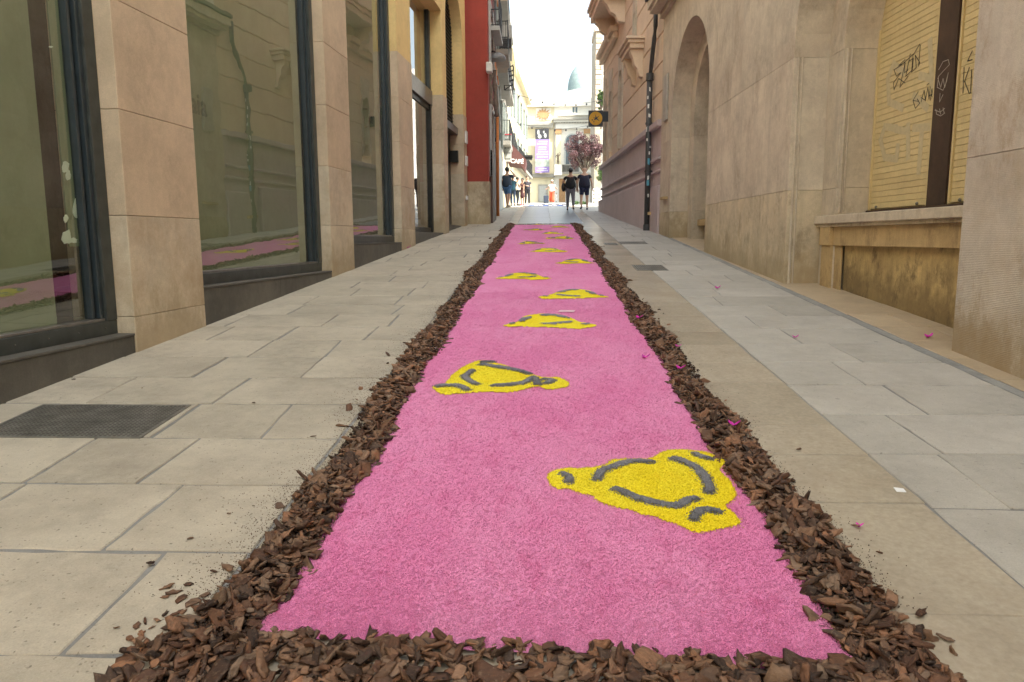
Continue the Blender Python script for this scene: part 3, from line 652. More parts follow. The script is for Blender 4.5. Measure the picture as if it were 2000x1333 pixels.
c = gp(1107, 612); mb = MB(); mb.fbox; mb.hexa([(c.x-.09,c.y-.035,G(c.y)+TH+.004),(c.x+.07,c.y-.05,G(c.y)+TH+.004),(c.x+.09,c.y+.03,G(c.y)+TH+.012),(c.x-.07,c.y+.04,G(c.y)+TH+.012),(c.x-.09,c.y-.035,G(c.y)+TH+.007),(c.x+.07,c.y-.05,G(c.y)+TH+.007),(c.x+.09,c.y+.03,G(c.y)+TH+.016),(c.x-.07,c.y+.04,G(c.y)+TH+.016)])
tag(mb.build('paper_scrap', plain('pale_pink_paper', (.8,.55,.66), .6)), 'pale pink torn scrap lying beyond the third yellow figure', 'paper')
# ------------------------------------------------------------------ building helpers
def arched(mb, fr, u0, u1, z0, z1, n0, n1, opens, seg=22):
    """wall piece from z0 to z1 whose underside is cut by arches (ua, ub, spring)"""
    us = [(u0, z0)]
    for ua, ub, zs in opens:
        r = (ub-ua)/2; uc = (ua+ub)/2; us.append((ua, z0))
        if zs > z0: us.append((ua, zs))
        for i in range(seg+1):
            a = math.pi*(1-i/seg); us.append((uc+r*math.cos(a), max(z0, zs)+r*math.sin(a)))
        if zs > z0: us.append((ub, zs))
        us.append((ub, z0))
    us.append((u1, z0)); P = fr.P
    for (a, za), (b, zb) in zip(us[:-1], us[1:]):
        if abs(a-b) < 1e-6 and abs(za-zb) < 1e-6: continue
        mb.add([P(a,n0,za), P(b,n0,zb), P(b,n1,zb), P(a,n1,za)], [(0,1,2,3)])
        if b-a > 1e-6:
            for n_ in (n0, n1): mb.add([P(a,n_,za), P(b,n_,zb), P(b,n_,z1), P(a,n_,z1)], [(0,1,2,3)])
    mb.add([P(u0,n0,z1), P(u1,n0,z1), P(u1,n1,z1), P(u0,n1,z1)], [(0,1,2,3)])
    for u in (u0, u1): mb.add([P(u,n0,z0), P(u,n1,z0), P(u,n1,z1), P(u,n0,z1)], [(0,1,2,3)])
def fb(name, mat, root, fr, u0, u1, n0, n1, z0, z1, bevel=0):
    mb = MB(); mb.fbox(fr, u0, u1, n0, n1, z0, z1); return mb.build(name, mat, root, bevel=bevel)
def text_mesh(body, size, extr=.004, bold=0):
    cu = bpy.data.curves.new('lettering', 'FONT'); cu.body = body; cu.size = size; cu.extrude = extr; cu.offset = bold; cu.align_x = 'CENTER'; cu.align_y = 'CENTER'; cu.resolution_u = 3
    o = bpy.data.objects.new('lettering', cu); C.objects.link(o); bpy.context.view_layer.update()
    me = bpy.data.meshes.new_from_object(o.evaluated_get(bpy.context.evaluated_depsgraph_get())); bpy.data.objects.remove(o); return me
def lettering(body, size, mat, parent, org, ux, uz, extr=.004, bold=0, name='lettering', sx=1):
    me = text_mesh(body, size, extr, bold); ux = Vector(ux).normalized(); uz = Vector(uz).normalized(); nn = ux.cross(uz)
    me.transform(Matrix(((ux.x*sx, uz.x, nn.x, org[0]), (ux.y*sx, uz.y, nn.y, org[1]), (ux.z*sx, uz.z, nn.z, org[2]), (0,0,0,1))))
    me.materials.clear(); me.materials.append(mat); return link(name, me, parent)
def stroke(mb, fr, pts, n, wdt, th=.002):
    """pen stroke through photo points on the plane n of a facade"""
    q = [fr.hit(a, b, n) for a, b in pts]
    for (ua, za), (ub, zb) in zip(q[:-1], q[1:]):
        L = math.hypot(ub-ua, zb-za)
        if L < 1e-4: continue
        du, dz = (ub-ua)/L, (zb-za)/L; e = wdt*.35; ua2, za2, ub2, zb2 = ua-du*e, za-dz*e, ub+du*e, zb+dz*e; a, b = -dz*wdt/2, du*wdt/2
        P = fr.P; t = n+th*(1+.2*random.random())
        mb.hexa([P(ua2-a,n,za2-b),P(ub2-a,n,zb2-b),P(ub2+a,n,zb2+b),P(ua2+a,n,za2+b),P(ua2-a,t,za2-b),P(ub2-a,t,zb2-b),P(ub2+a,t,zb2+b),P(ua2+a,t,za2+b)])
# ------------------------------------------------------------------ left shop building
U = lambda px, py: LF.hit(px, py)[0]
P1a, P1b = U(268, 687), U(403, 637); P2a, P2b = U(650, 543), U(693, 525); P3a, P3b = U(786, 488), U(812, 480); P4a, P4b = U(870, 458), U(877.5, 455.3)
END = U(914, 441); Jb = END-.55
LB = thing('shop_building', 'left building with tan stone pillars, big greenish shop windows and yellow plaster above', 'building', LF.P(12, 0, G(12)))
ZC = [.77, 1.60, 2.44, 3.29, 4.14, 4.99]
def pillar(u0, u1, lowmat=True):
    zb = LF.g(u0); prev = None
    for z in [z for z in ZC if z > zb+.12]:
        lo = prev if prev is not None else None
        mb = MB(); mb.fbox(LF, u0, u1, -.55, 0, (lo+.0015 if lo is not None else None), z-.0015)
        mb.build('stone_block', M['tan_low'] if (prev is None or (lo-zb) < .95) else M['tan'], LB, bevel=.005); prev = z
    fb('yellow_pier', M['yellow_wall'], LB, LF, u0, u1, -.55, -.012, 4.992, 7.0)
P0a, P0b = P1a-4.6, P1a-3.45
for a, b in ((P0a, P0b), (P1a, P1b), (P2a, P2b), (P3a, P3b), (P4a, P4b), (Jb, END)): pillar(a, b)
def shopwin(u0, u1, zp, film, has_plinth=True):
    n = max(1, round((u1-u0)/1.65)); 
    for i in range(n):
        a, b = u0+(u1-u0)*i/n, u0+(u1-u0)*(i+1)/n; fb('plinth_stone', M['dark_stone'], LB, LF, a+.001, b-.001, -.5, -.012, None, zp-.022, .003)
    fb('plinth_sill', M['dark_stone'], LB, LF, u0+.003, u1-.003, -.5, -.004, zp-.02, zp, .003)
    fr_ = fb('window_frame', M['frame'], LB, LF, u0+.002, u1-.002, -.30, -.155, zp, zp+.115, .004)
    fb('frame_side', M['frame'], fr_, LF, u1-.13, u1-.002, -.30, -.15, zp+.116, 7.0, .004)
    fb('frame_side', M['frame'], fr_, LF, u0+.002, u0+.13, -.30, -.15, zp+.116, 7.0, .004)
    fb('bead', M['frame_blue'], fr_, LF, u1-.175, u1-.131, -.27, -.175, zp+.14, 7.0, .004)
    fb('bead', M['frame_blue'], fr_, LF, u1-.235, u1-.20, -.27, -.20, zp+.14, 7.0, .004)
    fb('bead', M['frame_blue'], fr_, LF, u0+.131, u0+.17, -.27, -.175, zp+.14, 7.0, .004)
    fb('bead', M['steel'], fr_, LF, u0+.131, u1-.131, -.27, -.165, zp+.116, zp+.139, .004)
    mb = MB(); k = int((u1-u0)/.3)
    for i in range(k):
        u = u0+(i+.5)*(u1-u0)/k; c = Vector(LF.P(u, -.153, zp+.06)); mb.sphere(c, .006, 6, 4)
    tag(mb.build('frame_screws', M['steel'], fr_), kind='stuff')
    mb = MB(); P = LF.P; mb.add([P(u0+.13,-.245,zp+.12), P(u1-.13,-.245,zp+.12), P(u1-.13,-.245,7), P(u0+.13,-.245,7)], [(0,1,2,3)]); g = mb.build('glass_pane', M['glass'], LB, fix=False)
    for f in film: fb('window_film', M['film'], LB, LF, f[0], f[1], -.275, -.262, f[2], f[3])
    fb('interior_back_wall', M['interior'], LB, LF, u0, u1, -2.2, -2.1, zp-.2, 7.0)
    fb('interior_floor', M['interior'], LB, LF, u0, u1, -2.1, -.51, zp-.3, zp-.05)
    return g
W1a, W1b = P0b, P1a
sA, sB = LF.hit(52, 0, -.265)[0], LF.hit(92, 0, -.265)[0]
zF = LF.hit(130, 482, -.265)[1]
shopwin(W1a, W1b, .635, [(W1a+.1, sA, .66, 7), (sB, W1b-.1, zF, 7)])
g2 = shopwin(P1b, P2a, .945, [(P1b+.1, P2a-.32, .97, 7), ])
g3 = shopwin(P2b, P3a, 1.335, [(P2b+.1, P3a-.5, 1.36, 7)])
# torn patches in the film of the first window
r9 = random.Random(4)
for cx, cy, rx, ry in ((128,326,7,14),(133,342,5,12),(160,405,19,26),(173,398,13,20),(128,428,5,8),(130,463,11,14),(143,470,9,6),(170,470,12,8),(163,474,8,7),(99,92,4,2)):
    pts = []; k = 16
    for i in range(k):
        a = 2*math.pi*i/k; rr_ = r9.uniform(.72, 1.12); pts.append(LF.hit(cx+rx*rr_*math.cos(a), cy+ry*rr_*math.sin(a), -.26))
    mb = MB(); mb.prism([LF.P(u, -.261, z) for u, z in pts], Vector(LF.P(0, .004, 0))-Vector(LF.P(0, 0, 0))); mb.build('torn_patch', M['patch'], LB)
# pale lettering on glass
M['etch'] = plain('grey_green_lettering', (.13,.16,.10), .6); M['etch_pale'] = plain('frosted_paint', (.40,.46,.34), .7)
u_, z_ = LF.hit(388, 206, -.25); ud = tuple(LF.d)+(0,)
lettering('aia', .30, M['etch'], LB, LF.P(u_, -.25, z_), ud, (0,0,1), .002, .004)
for px, py, s, sz in ((724, 232, 'ita', .26), (742, 214, 'fra', .30), (742, 262, 'il', .2)):
    u_, z_ = LF.hit(px, py, -.25); lettering(s, sz, M['etch'], LB, LF.P(u_, -.25, z_), ud, (0,0,1), .002)
# entrance
fb('door_beam', M['steel'], LB, LF, P3b, P4a, -.45, -.27, 4.72, 5.08, .006)
fb('upper_frame', M['frame'], LB, LF, P4a-.16, P4a-.002, -.40, -.30, 5.082, 7.0, .004)
fb('door_jamb', M['black'], LB, LF, P4a-.14, P4a-.002, -.44, -.30, 1.45, 4.718, .004)
fb('door_jamb', M['black'], LB, LF, P3b+.002, P3b+.75, -.44, -.28, 1.3, 4.718, .004)
fb('door_step', M['dark_stone'], LB, LF, P3b+.002, P4a-.002, -.8, -.05, None, LF.g(P4a)+.03, .004)
leaf = fb('door_leaf', M['black'], LB, LF, P3b+.76, P3b+.86, -.40, -.33, 1.5, 4.71, .004)
fb('door_rail', M['black'], leaf, LF, P3b+.861, P4a-.15, -.40, -.33, 1.5, 1.68, .004); fb('door_rail', M['black'], leaf, LF, P3b+.861, P4a-.15, -.40, -.33, 4.6, 4.71, .004)
P = LF.P
mb = MB(); mb.add([P(P3b+.86,-.36,1.67), P(P4a-.15,-.36,1.67), P(P4a-.15,-.36,4.62), P(P3b+.86,-.36,4.62)], [(0,1,2,3)]); mb.build('door_glass', M['glass'], leaf, fix=False)
mb = MB(); mb.add([P(P3b,-.36,5.08), P(P4a-.16,-.36,5.08), P(P4a-.16,-.36,7), P(P3b,-.36,7)], [(0,1,2,3)]); mb.build('transom_glass', M['glass'], LB, fix=False)
fb('interior_back_wall', M['interior'], LB, LF, P3b, P4a, -2.2, -2.1, 1.0, 7.0)
mb = MB(); mb.sphere(P(P3b+.45, -.22, 5.06), .085, 12, 8); mb.build('dome_camera', M['black'], LB)
# grilled arch bay
fb('grille_frame', M['frame'], LB, LF, P4b+.002, P4b+.10, -.34, -.14, 1.5, 8.4, .004)
fb('grille_beam', M['steel'], LB, LF, P4b+.1, Jb, -.42, -.16, 4.40, 4.60, .004)
fb('dark_door', M['black'], LB, LF, P4b+.1, Jb-.001, -.46, -.40, None, 4.40)
fb('bay_step', M['dark_stone'], LB, LF, P4b+.002, Jb-.002, -.6, -.1, None, LF.g(Jb)+.02)
M['grille'] = plain('dark_brown_mesh', (.045,.034,.026), .6)
fb('grille_back', M['grille'], LB, LF, P4b+.1, Jb-.001, -.36, -.33, 4.601, 9.3)
mb = MB()
for i in range(30): u = P4b+.15+i*.1; mb.fbox(LF, u-.008, u+.008, -.33, -.31, 4.73, 9.2) if u < Jb-.02 else None
for i in range(44): z = 4.78+i*.1; mb.fbox(LF, P4b+.1, Jb-.002, -.31, -.295, z-.008, z+.008)
tag(mb.build('grille_bars', M['black'], LB), kind='stuff')
mb = MB(); arched(mb, LF, P4b, END, 7.0, 9.5, -.55, -.012, [(P4b+.001, Jb+.001, 7.0)]); mb.build('yellow_wall', M['yellow_wall'], LB)
fb('upper_wall', M['white_wall'], LB, LF, P0a-34, P3a-.001, -.55, -.012, 7.001, 14)  # unseen storeys, made white so they bounce neutral light into the street
fb('yellow_wall', M['yellow_wall'], LB, LF, P3a, P4b-.001, -.55, -.012, 7.001, 9.5)
fb('upper_wall', M['white_wall'], LB, LF, P3a, P4b, -.55, -.014, 9.501, 14)  # out of view, white for bounce light like the storeys beside it
fb('upper_wall', M['white_wall'], LB, LF, P4b+.001, END, -.55, -.014, 9.501, 14)
fb('upper_wall', M['yellow_wall'], LB, LF, P0a-34, P0a-.001, -.55, -.01, None, 7.0)  # unseen run behind the camera, added against sun leaking into the street
fb('rear_mass', M['yellow_wall'], LB, LF, P0a-34, END-.001, -9, -2.5, None, 13.9)
fb('roof_slab', M['yellow_wall'], LB, LF, P0a-34, END+.002, -9.1, .25, 14.001, 14.35)
for i in range(6):
    u = P0a+1.5+i*3.5
    w_ = fb('window', M['glass_far'], LB, LF, u, u+1.2, -.2, -.005, 9.3, 11.6); fb('sill', M['tan'], w_, LF, u-.15, u+1.35, -.005, .15, 9.1, 9.298)
    fb('lintel', M['tan'], w_, LF, u-.15, u+1.35, -.005, .10, 11.602, 11.85)
# black projecting sign, intercom boxes
fb('wall_box', M['black'], LB, LF, Jb-.14, Jb-.001, -.38, -.16, 3.62, 3.95, .004)
for z, h in ((4.2, .35), (3.55, .28), (2.55, .12)): fb('intercom', M['sticker'], LB, LF, END-.35, END-.12, .001, .05, z, z+h, .004)
# chip in pillar one
mb = MB(); u_, z_ = LF.hit(224, 380, -.0); 
# ------------------------------------------------------------------ right arched stone building
r_ = lambda px, py, n=0: RF.hit(px, py, n)[0]
A0, A1 = r_(1858, 685), r_(1530, 553); B0 = r_(1375, 492); B1 = B0+3.3; RE = B1+1.25
RB = thing('arched_stone_building', 'right building of beige limestone with an arched doorway and shuttered arched bay', 'building', RF.P(10, 0, G(10)))
ZR = [2.0, 3.66]
def rblock(u0, u1, z0, z1, mat, n0=-1.0, n1=0):
    mb = MB(); mb.fbox(RF, u0, u1, n0, n1, z0, z1); mb.build('stone_block', mat, RB, bevel=.004)
for a, b, m1, m2 in ((A0-2.3, A0, M['ribbed'], M['ribbed']), (A0-34, A0-2.303, M['ribbed'], M['ribbed']), (A1, B0, M['beige_low'], M['beige']), (B1, RE, M['beige_low'], M['beige'])):  # the long run behind the camera is added to stop sun leaking in
    rblock(a, b, None, 1.9985, m1); rblock(a, b, 2.0015, 3.6585, m2)
CZ = 6.62
mb = MB(); arched(mb, RF, A0-.9, B0-2.0, 3.6615, CZ, -1.0, 0, [(A0, A1, 3.66)]); mb.build('arch_wall', M['beige'], RB)
mb = MB(); arched(mb, RF, B0-1.997, RE, 3.6615, CZ, -1.0, 0, [(B0, B1, 4.15)]); mb.build('arch_wall', M['beige'], RB)
rblock(A0-34, A0-.903, 3.6615, CZ, M['ribbed'])
# cornice in four steps
for k, (o_, z0, z1) in enumerate(((.10, CZ, 6.74), (.34, 6.74, 6.83), (.40, 6.83, 7.02), (.46, 7.02, 7.12))):
    fb('cornice', M['beige'] if k != 3 else M['dark_stone'], RB, RF, A0-34, RE+(.05 if k else 0), -1.0, o_, z0+.001, z1, .006)
fb('upper_wall', M['white_wall'], RB, RF, A0-34, RE, -1.0, -.02, 7.121, 17.2)  # unseen storeys: height added to block the sun, white to bounce light
fb('roof_slab', M['beige'], RB, RF, A0-34, RE+.05, -9, .5, 17.21, 17.6)
fb('rear_mass', M['beige'], RB, RF, A0-34, RE, -9, -3.0, None, 17.2)
for i in range(6):
    u = A0-5.5+i*3.6
    w_ = fb('window', M['glass_far'], RB, RF, u, u+1.1, -.3, -.015, 8.4, 11.2); fb('sill', M['beige'], w_, RF, u-.2, u+1.3, -.015, .35, 8.15, 8.398); fb('lintel', M['beige'], w_, RF, u-.2, u+1.3, -.015, .2, 11.202, 11.5)
# corner moulding beside the bay
for n_, w2 in ((-.065, .018), (-.115, .012)):
    mb = MB(); P = RF.P; mb.tube([P(A1-.004, n_, RF.g(A1)-.02), P(A1-.004, n_, 3.66)], w2, 8); mb.build('corner_bead', M['beige'], RB)
# shuttered bay
N1, N2 = -.45, -.86
for z0, z1 in ((None, 1.9985), (2.0015, 3.6585)):
    mb = MB(); mb.fbox(RF, A1-.42, A1-.001, N2, N1, z0, z1); mb.build('jamb_block', M['beige'], RB, bevel=.005)
    mb = MB(); mb.fbox(RF, A0+.001, A0+.30, N2, N1, z0, z1); mb.build('jamb_block', M['beige'], RB, bevel=.005)
mb = MB(); arched(mb, RF, A0+.001, A1-.001, 3.6615, 6.6, -.999, N1, [(A0+.30, A1-.42, 3.66)]); mb.build('inner_arch', M['beige'], RB)
mb = MB(); P = RF.P; mb.tube([P(A1-.425, N1-.10, 1.70), P(A1-.425, N1-.10, 3.66)], .014, 8); mb.tube([P(A1-.425, N1-.05, 1.70), P(A1-.425, N1-.05, 3.66)], .02, 8); mb.build('jamb_bead', M['beige'], RB)
zl = 1.52
fb('sill_ledge', M['beige'], RB, RF, A0+.003, A1-.003, N1-.38, -.36, zl+.04, zl+.145, .008)
fb('sill_ledge_mould', M['beige_low'], RB, RF, A0+.003, A1-.003, N1-.1, -.395, zl, zl+.039, .004)
M['ochre_trim'] = stone('ochre_stone_trim', (.52,.375,.19), .82, 1.12, stain=(.36,.25,.12), stain_amt=.5, pits=.15, rnd=.06, streak=.35, bump=.15, rust=(.14,.09,.05,.5))
fb('panel_rail', M['ochre_trim'], RB, RF, A0+.003, A1-.42, N1-.05, -.445, zl-.23, zl-.001, .004)
fb('panel_block', M['ochre_trim'], RB, RF, A1-.418, A1-.12, N1-.05, -.395, zl-.23, zl-.001, .005)
fb('panel_stile', M['ochre_trim'], RB, RF, A1-.418, A1-.14, N1-.05, -.42, None, zl-.231, .004)
fb('panel_stile', M['ochre_trim'], RB, RF, A1-.60, A1-.419, N1-.05, -.475, None, zl-.231, .004)
fb('panel_stile', M['ochre_trim'], RB, RF, A0+.003, A0+.28, N1-.05, -.43, None, zl-.231, .004)
fb('stained_panel', M['ochre_stain'], RB, RF, A0+.28, A1-.601, N1-.12, -.52, None, zl-.231)
# shutters
SN = N2-.02; s0, s1 = RF.hit(1697, 405, SN)[0], RF.hit(1815, 390, SN)[0]; m0 = RF.hit(1852, 388, SN)[0]; e0 = A0+.30
fb('shutter_bottom_rail', M['brown_wood'], RB, RF, e0, A1-.42, SN-.1, SN+.05, zl+.146, zl+.20, .004)
def shutter(ua, ub, label):
    t = fb('roller_shutter', M['shutter'], RB, RF, ua, ub, SN-.06, SN-.02, zl+.2, 5.6); t['label'] = label
    z = zl+.215; me = None
    while z < 5.4:
        mb = MB(); P = RF.P
        mb.hexa([P(ua+.03,SN-.02,z),P(ub-.03,SN-.02,z),P(ub-.03,SN+.0035,z+.002),P(ua+.03,SN+.0035,z+.002),P(ua+.03,SN-.02,z+.068),P(ub-.03,SN-.02,z+.068),P(ub-.03,SN+.001,z+.068),P(ua+.03,SN+.001,z+.068)])
        mb.build('slat', M['shutter'], t, bevel=.0012 if z < 4 else 0); z += .0695
    fb('side_rail', M['shutter'], t, RF, ua, ua+.028, SN-.02, SN+.022, zl+.2, 5.6, .002); fb('side_rail', M['shutter'], t, RF, ub-.028, ub, SN-.02, SN+.022, zl+.2, 5.6, .002)
    for u in (ua+.2, ub-.2):
        mb = MB(); mb.sphere(RF.P(u, SN+.012, zl+.235), .018, 8, 5); mb.build('lock', M['grate'], t)
shutter(s1+.02, s0-.01, 'wide yellow shutter with most of the graffiti'); shutter(e0+.01, m0-.02, 'yellow shutter right of the brown mullion')
fb('mullion', M['brown_wood'], RB, RF, m0+.0, s1, SN-.04, SN+.035, zl+.2, 5.6, .004); fb('mullion', M['brown_wood'], RB, RF, s0+.0, A1-.42, SN-.04, SN+.02, zl+.2, 5.6, .004)
NS = SN+.005
mb = MB()
zz = lambda pts: [(1500+a/1.754, b/1.754) for a, b in pts]
for st in ([(455,225),(432,240),(440,262),(455,250),(430,285),(432,308),(448,270),(470,285)], [(470,205),(448,225),(470,215),(468,250),(480,240)], [(470,215),(452,300),(480,262)],
           [(488,185),(472,262),(495,240),(498,200),(484,210)], [(520,152),(497,190),(492,248),(508,232),(505,190),(520,215),(516,228),(522,155)], [(455,225),(500,185),(520,152)],
           [(515,315),(497,345),(505,372),(520,355),(512,340)], [(525,350),(535,310),(540,345),(525,335)], [(540,340),(548,300),(552,340),(556,298)], [(545,292),(552,286)], [(556,345),(562,305),(566,340),(560,325)], [(497,345),(515,348)], [(550,330),(566,322)]):
    mb = MB(); stroke(mb, RF, zz(st), NS, .0075); mb.build('graffiti_stroke', M['ink'], RB)
mb = MB()
for st in ([(672,232),(668,320)], [(690,232),(674,280),(690,322)], [(698,240),(694,320)], [(700,175),(684,210),(700,205)]): mb = MB(); stroke(mb, RF, zz(st), NS, .0085); mb.build('graffiti_stroke', M['ink'], RB)
mb = MB()
for st in ([(585,240),(600,212),(618,205),(622,222),(605,240),(585,262),(580,300),(600,310),(612,280),(618,250)], [(582,268),(592,300),(600,270),(606,300),(615,262)], [(590,320),(588,350),(600,325)], [(572,378),(590,385),(606,372)], [(578,392),(592,398),(606,388)], [(575,375),(578,392)], [(588,374),(592,392)], [(600,370),(604,388)]):
    mb = MB(); stroke(mb, RF, zz(st), SN+.036, .006); mb.build('graffiti_stroke', M['ink_pale'], RB)
mb = MB()
for st in ([(465,250),(430,220),(410,270),(415,350),(460,370)], [(440,440),(400,435),(385,480),(400,540),(440,545),(445,500)], [(480,430),(480,540)], [(440,445),(480,450)], [(500,440),(560,435)], [(528,440),(516,590)], [(555,140),(562,300)], [(520,260),(560,270)], [(500,330),(545,370)]):
    mb = MB(); stroke(mb, RF, zz(st), NS-.001, .085, .0008); mb.build('faded_stroke', M['ghost'], RB)
# arched doorway: two reveals, a threshold block and dark passage
for z0, z1 in ((None, 1.9985), (2.0015, 3.6585)):
    for a, b in ((B1-.40, B1-.001), (B0+.001, B0+.40)):
        mb = MB(); mb.fbox(RF, a, b, -1.9, -.42, z0, z1); mb.build('jamb_block', M['beige'], RB, bevel=.005)
mb = MB(); arched(mb, RF, B0+.001, B1-.001, 3.6615, 6.6, -1.9, -.42, [(B0+.40, B1-.40, 4.15)]); mb.build('inner_arch', M['beige'], RB)
fb('passage_wall', M['beige'], RB, RF, B1-.40, B1+.3, -3.2, -1.905, None, 6.6); fb('passage_back', M['interior'], RB, RF, B0-.5, B1+.3, -3.0, -2.9, None, 6.6)
fb('threshold_block', M['ochre_trim'], RB, RF, B0+.42, B1-.42, -1.2, -.55, 1.66, 1.80, .006)
mb = MB(); 
fb('wall_plaque', stone('aged_marble', (.45,.42,.37), .7, 1.2, rnd=0), RB, RF, B1+.45, B1+.85, .001, .05, 4.15, 5.2, .01)
fb('ledge', M['ochre_trim'], RB, RF, B1+.25, B1+.75, .001, .10, 2.30, 2.36, .004)
# drainpipe
pu = KF.hit(1263, 452, .12)[0]; P = KF.P
zb = KF.g(pu)
DP = thing('drainpipe', 'dark drainpipe covered in peeling stickers at the junction of the stone and peach buildings', 'drainpipe', P(pu, .12, zb))
mb = MB(); mb.tube([P(pu,.12,zb+.02), P(pu,.12,5.55)], .075, 14); mb.build('lower_pipe', M['pipe'], DP, smooth=True)
mb = MB(); mb.tube([P(pu,.12,5.5), P(pu-.05,.10,5.75), P(pu-.5,.12,6.35), P(pu-.62,.12,6.6), P(pu-.62,.12,7.1)], .055, 12); mb.build('upper_bend', M['pipe'], DP, smooth=True)
mb = MB(); mb.tube([P(pu,.12,5.42), P(pu,.12,5.60)], .098, 14); mb.build('collar', M['pipe'], DP); mb = MB(); mb.tube([P(pu,.12,zb+.0), P(pu,.12,zb+.16)], .095, 14); mb.build('collar', M['pipe'], DP)
for z in (3.1, 4.32): mb = MB(); mb.tube([P(pu,.12,z), P(pu,.12,z+.05)], .09, 14); mb.fbox(KF, pu-.02, pu+.02, 0, .12, z+.005, z+.045); mb.build('bracket', M['pipe'], DP)
rs = random.Random(3)
for z, h, w2 in ((4.95,.08,.5),(4.72,.10,.6),(4.5,.09,.7),(4.12,.13,.6),(3.9,.07,.5),(3.72,.05,.9),(3.55,.08,.5),(3.3,.16,.8),(2.9,.1,.6),(2.75,.14,.9),(5.15,.1,.5),(2.45,.09,.5)):
    mb = MB(); a0 = rs.uniform(-2.9, -1.3); pts = []
    for i in range(5):
        a = a0+w2*i/4; pts.append((math.cos(a)*.078, math.sin(a)*.078))
    c = Vector(P(pu, .12, 0)); j = rs.uniform(-.02, .02)
    mb.add([(c.x+x, c.y+y, z+j*k/4) for k, (x, y) in enumerate(pts)]+[(c.x+x, c.y+y, z+h+j*k/4) for k, (x, y) in enumerate(pts)], [(i, i+1, i+6, i+5) for i in range(4)])
    mb.build('sticker', M['sticker_blue'] if abs(z-3.3) < .01 or abs(z-2.75) < .01 else M['sticker'], DP, fix=False)
# ------------------------------------------------------------------ peach building with lilac base
k_ = lambda px, py, n=0: KF.hit(px, py, n)[0]
KB = thing('peach_building', 'peach rendered building with grooved courses, lilac grey base and corbelled balconies', 'building', KF.P(25, 0, G(25)))
KS, KE = KF.d.dot(Vector(RF.P(RE, 0, 0)[:2])-KF.o)+.004, k_(1175, 413); ZD = 4.12
fb('dado', M['lilac'], KB, KF, KS, KE, -.6, 0, None, ZD-.001)
fb('dado_foot', M['lilac'], KB, KF, KS+1.6, KE+.05, -.1, .13, None, 2.9, .02)
fb('dado_foot', M['lilac'], KB, KF, KS+.05, KS+1.2, -.1, .06, None, 2.7, .02)
for z0, z1, o_ in ((3.02, 3.09, .055), (3.32, 3.40, .075), (ZD, ZD+.16, .13)): fb('moulding', M['lilac'], KB, KF, KS+.01, KE+.03, -.1, o_, z0, z1, .02)
wins = []
for a, b, z0, z1 in ((1217,1209,4.75,7.15), (1196.5,1191,4.9,6.95), (1184.5,1181.5,4.9,6.95), (1241,1236,7.35,8.2)):
    u0, u1 = k_(a, 200), k_(b, 200); wins.append((u0, max(u1, u0+.5), z0, z1))
z = ZD+.162
while z < 16.6:  # courses above the view are added height that blocks the sun
    h = .70; segs = [(KS, KE)]
    for u0, u1, z0, z1 in wins:
        if z < z1 and z+h > z0:
            segs = [s2 for a, b in segs for s2 in (((a, u0), (u1, b)) if a < u0 and b > u1 else ((a, b),))]
    for a, b in segs: fb('wall_course', M['peach'], KB, KF, a, b, -.6, 0, z+.014, z+h-.014, .012)
    z += h
fb('wall_core', M['peach'], KB, KF, KS, KE, -.65, -.028, ZD, 16.6) if False else None
for u0, u1, z0, z1 in wins:
    w_ = fb('window', M['glass_far'], KB, KF, u0, u1, -.5, -.3, z0-.3, z1+.4)
    mb = MB(); arched(mb, KF, u0+.001, u1-.001, z1-(u1-u0)/2-.1, z1+.5, -.25, .05, [(u0+.1, u1-.1, z1-(u1-u0)/2-.1)]); mb.build('window_arch', M['beige'], w_)
    for a, b in ((u0+.001, u0+.1), (u1-.1, u1-.001)): fb('window_jamb', M['beige'], w_, KF, a, b, -.25, .05, z0-.3, z1-(u1-u0)/2-.101)
mb = MB()
zz_ = ZD+.162
while zz_ < 16.6: mb.fbox(KF, KS, KE, -.6, -.03, zz_-.0139, zz_+.0139); zz_ += .7
tag(mb.build('course_joints', M['peach'], KB), kind='stuff')
def balcony(u0, u1, z, out, mat=M['peach'], rail=True, corb=(0.15, .85), th=.30):
    b = fb('balcony', mat, KB, KF, u0, u1, .001, out, z, z+th*.45, .01); fb('balcony_edge', mat, b, KF, u0-.06, u1+.06, .001, out+.06, z+th*.45+.001, z+th*.75, .012); fb('balcony_edge', mat, b, KF, u0-.12, u1+.12, .001, out+.12, z+th*.75+.001, z+th, .012)
    for c in corb:
        uc = u0+(u1-u0)*c; mb = MB(); P = KF.P; prof = [(0, -.75), (.14*out/.5, -.72), (.20*out/.5, -.52), (.30*out/.5, -.42), (.36*out/.5, -.22), (out*.86, -.12), (out*.9, 0), (0, 0)]
        vs = [P(uc-.14, .001+n, z+zz2-.001) for n, zz2 in prof]; off = Vector(P(uc+.14, 0, 0))-Vector(P(uc-.14, 0, 0)); mb.prism(vs, off); mb.build('corbel', mat, b)
    return b
balcony(k_(1262, 130)+.35, k_(1245, 130)+.6, 6.62, .40)
bb = balcony(k_(1224, 60), k_(1198, 60)+.2, 9.05, .80, th=.5)
fb('parapet', M['peach'], KB, KF, k_(1224, 60)+.05, k_(1198, 60)+.1, .5, .78, 9.56, 10.6, .02)
fb('string_cornice', M['peach'], KB, KF, k_(1207, 100), KE+.1, .001, .28, 8.42, 8.62, .02); fb('string_cornice', M['peach'], KB, KF, k_(1207, 100), KE+.05, .001, .16, 8.20, 8.419, .02)
fb('roof_slab', M['peach'], KB, KF, KS, KE+.3, -9, .5, 16.62, 17.1); fb('end_wall', M['peach'], KB, KF, KE-.4, KE-.001, -9, -.61, None, 16.6); fb('end_wall', M['peach'], KB, KF, KS, KS+.4, -9, -.61, None, 16.6)
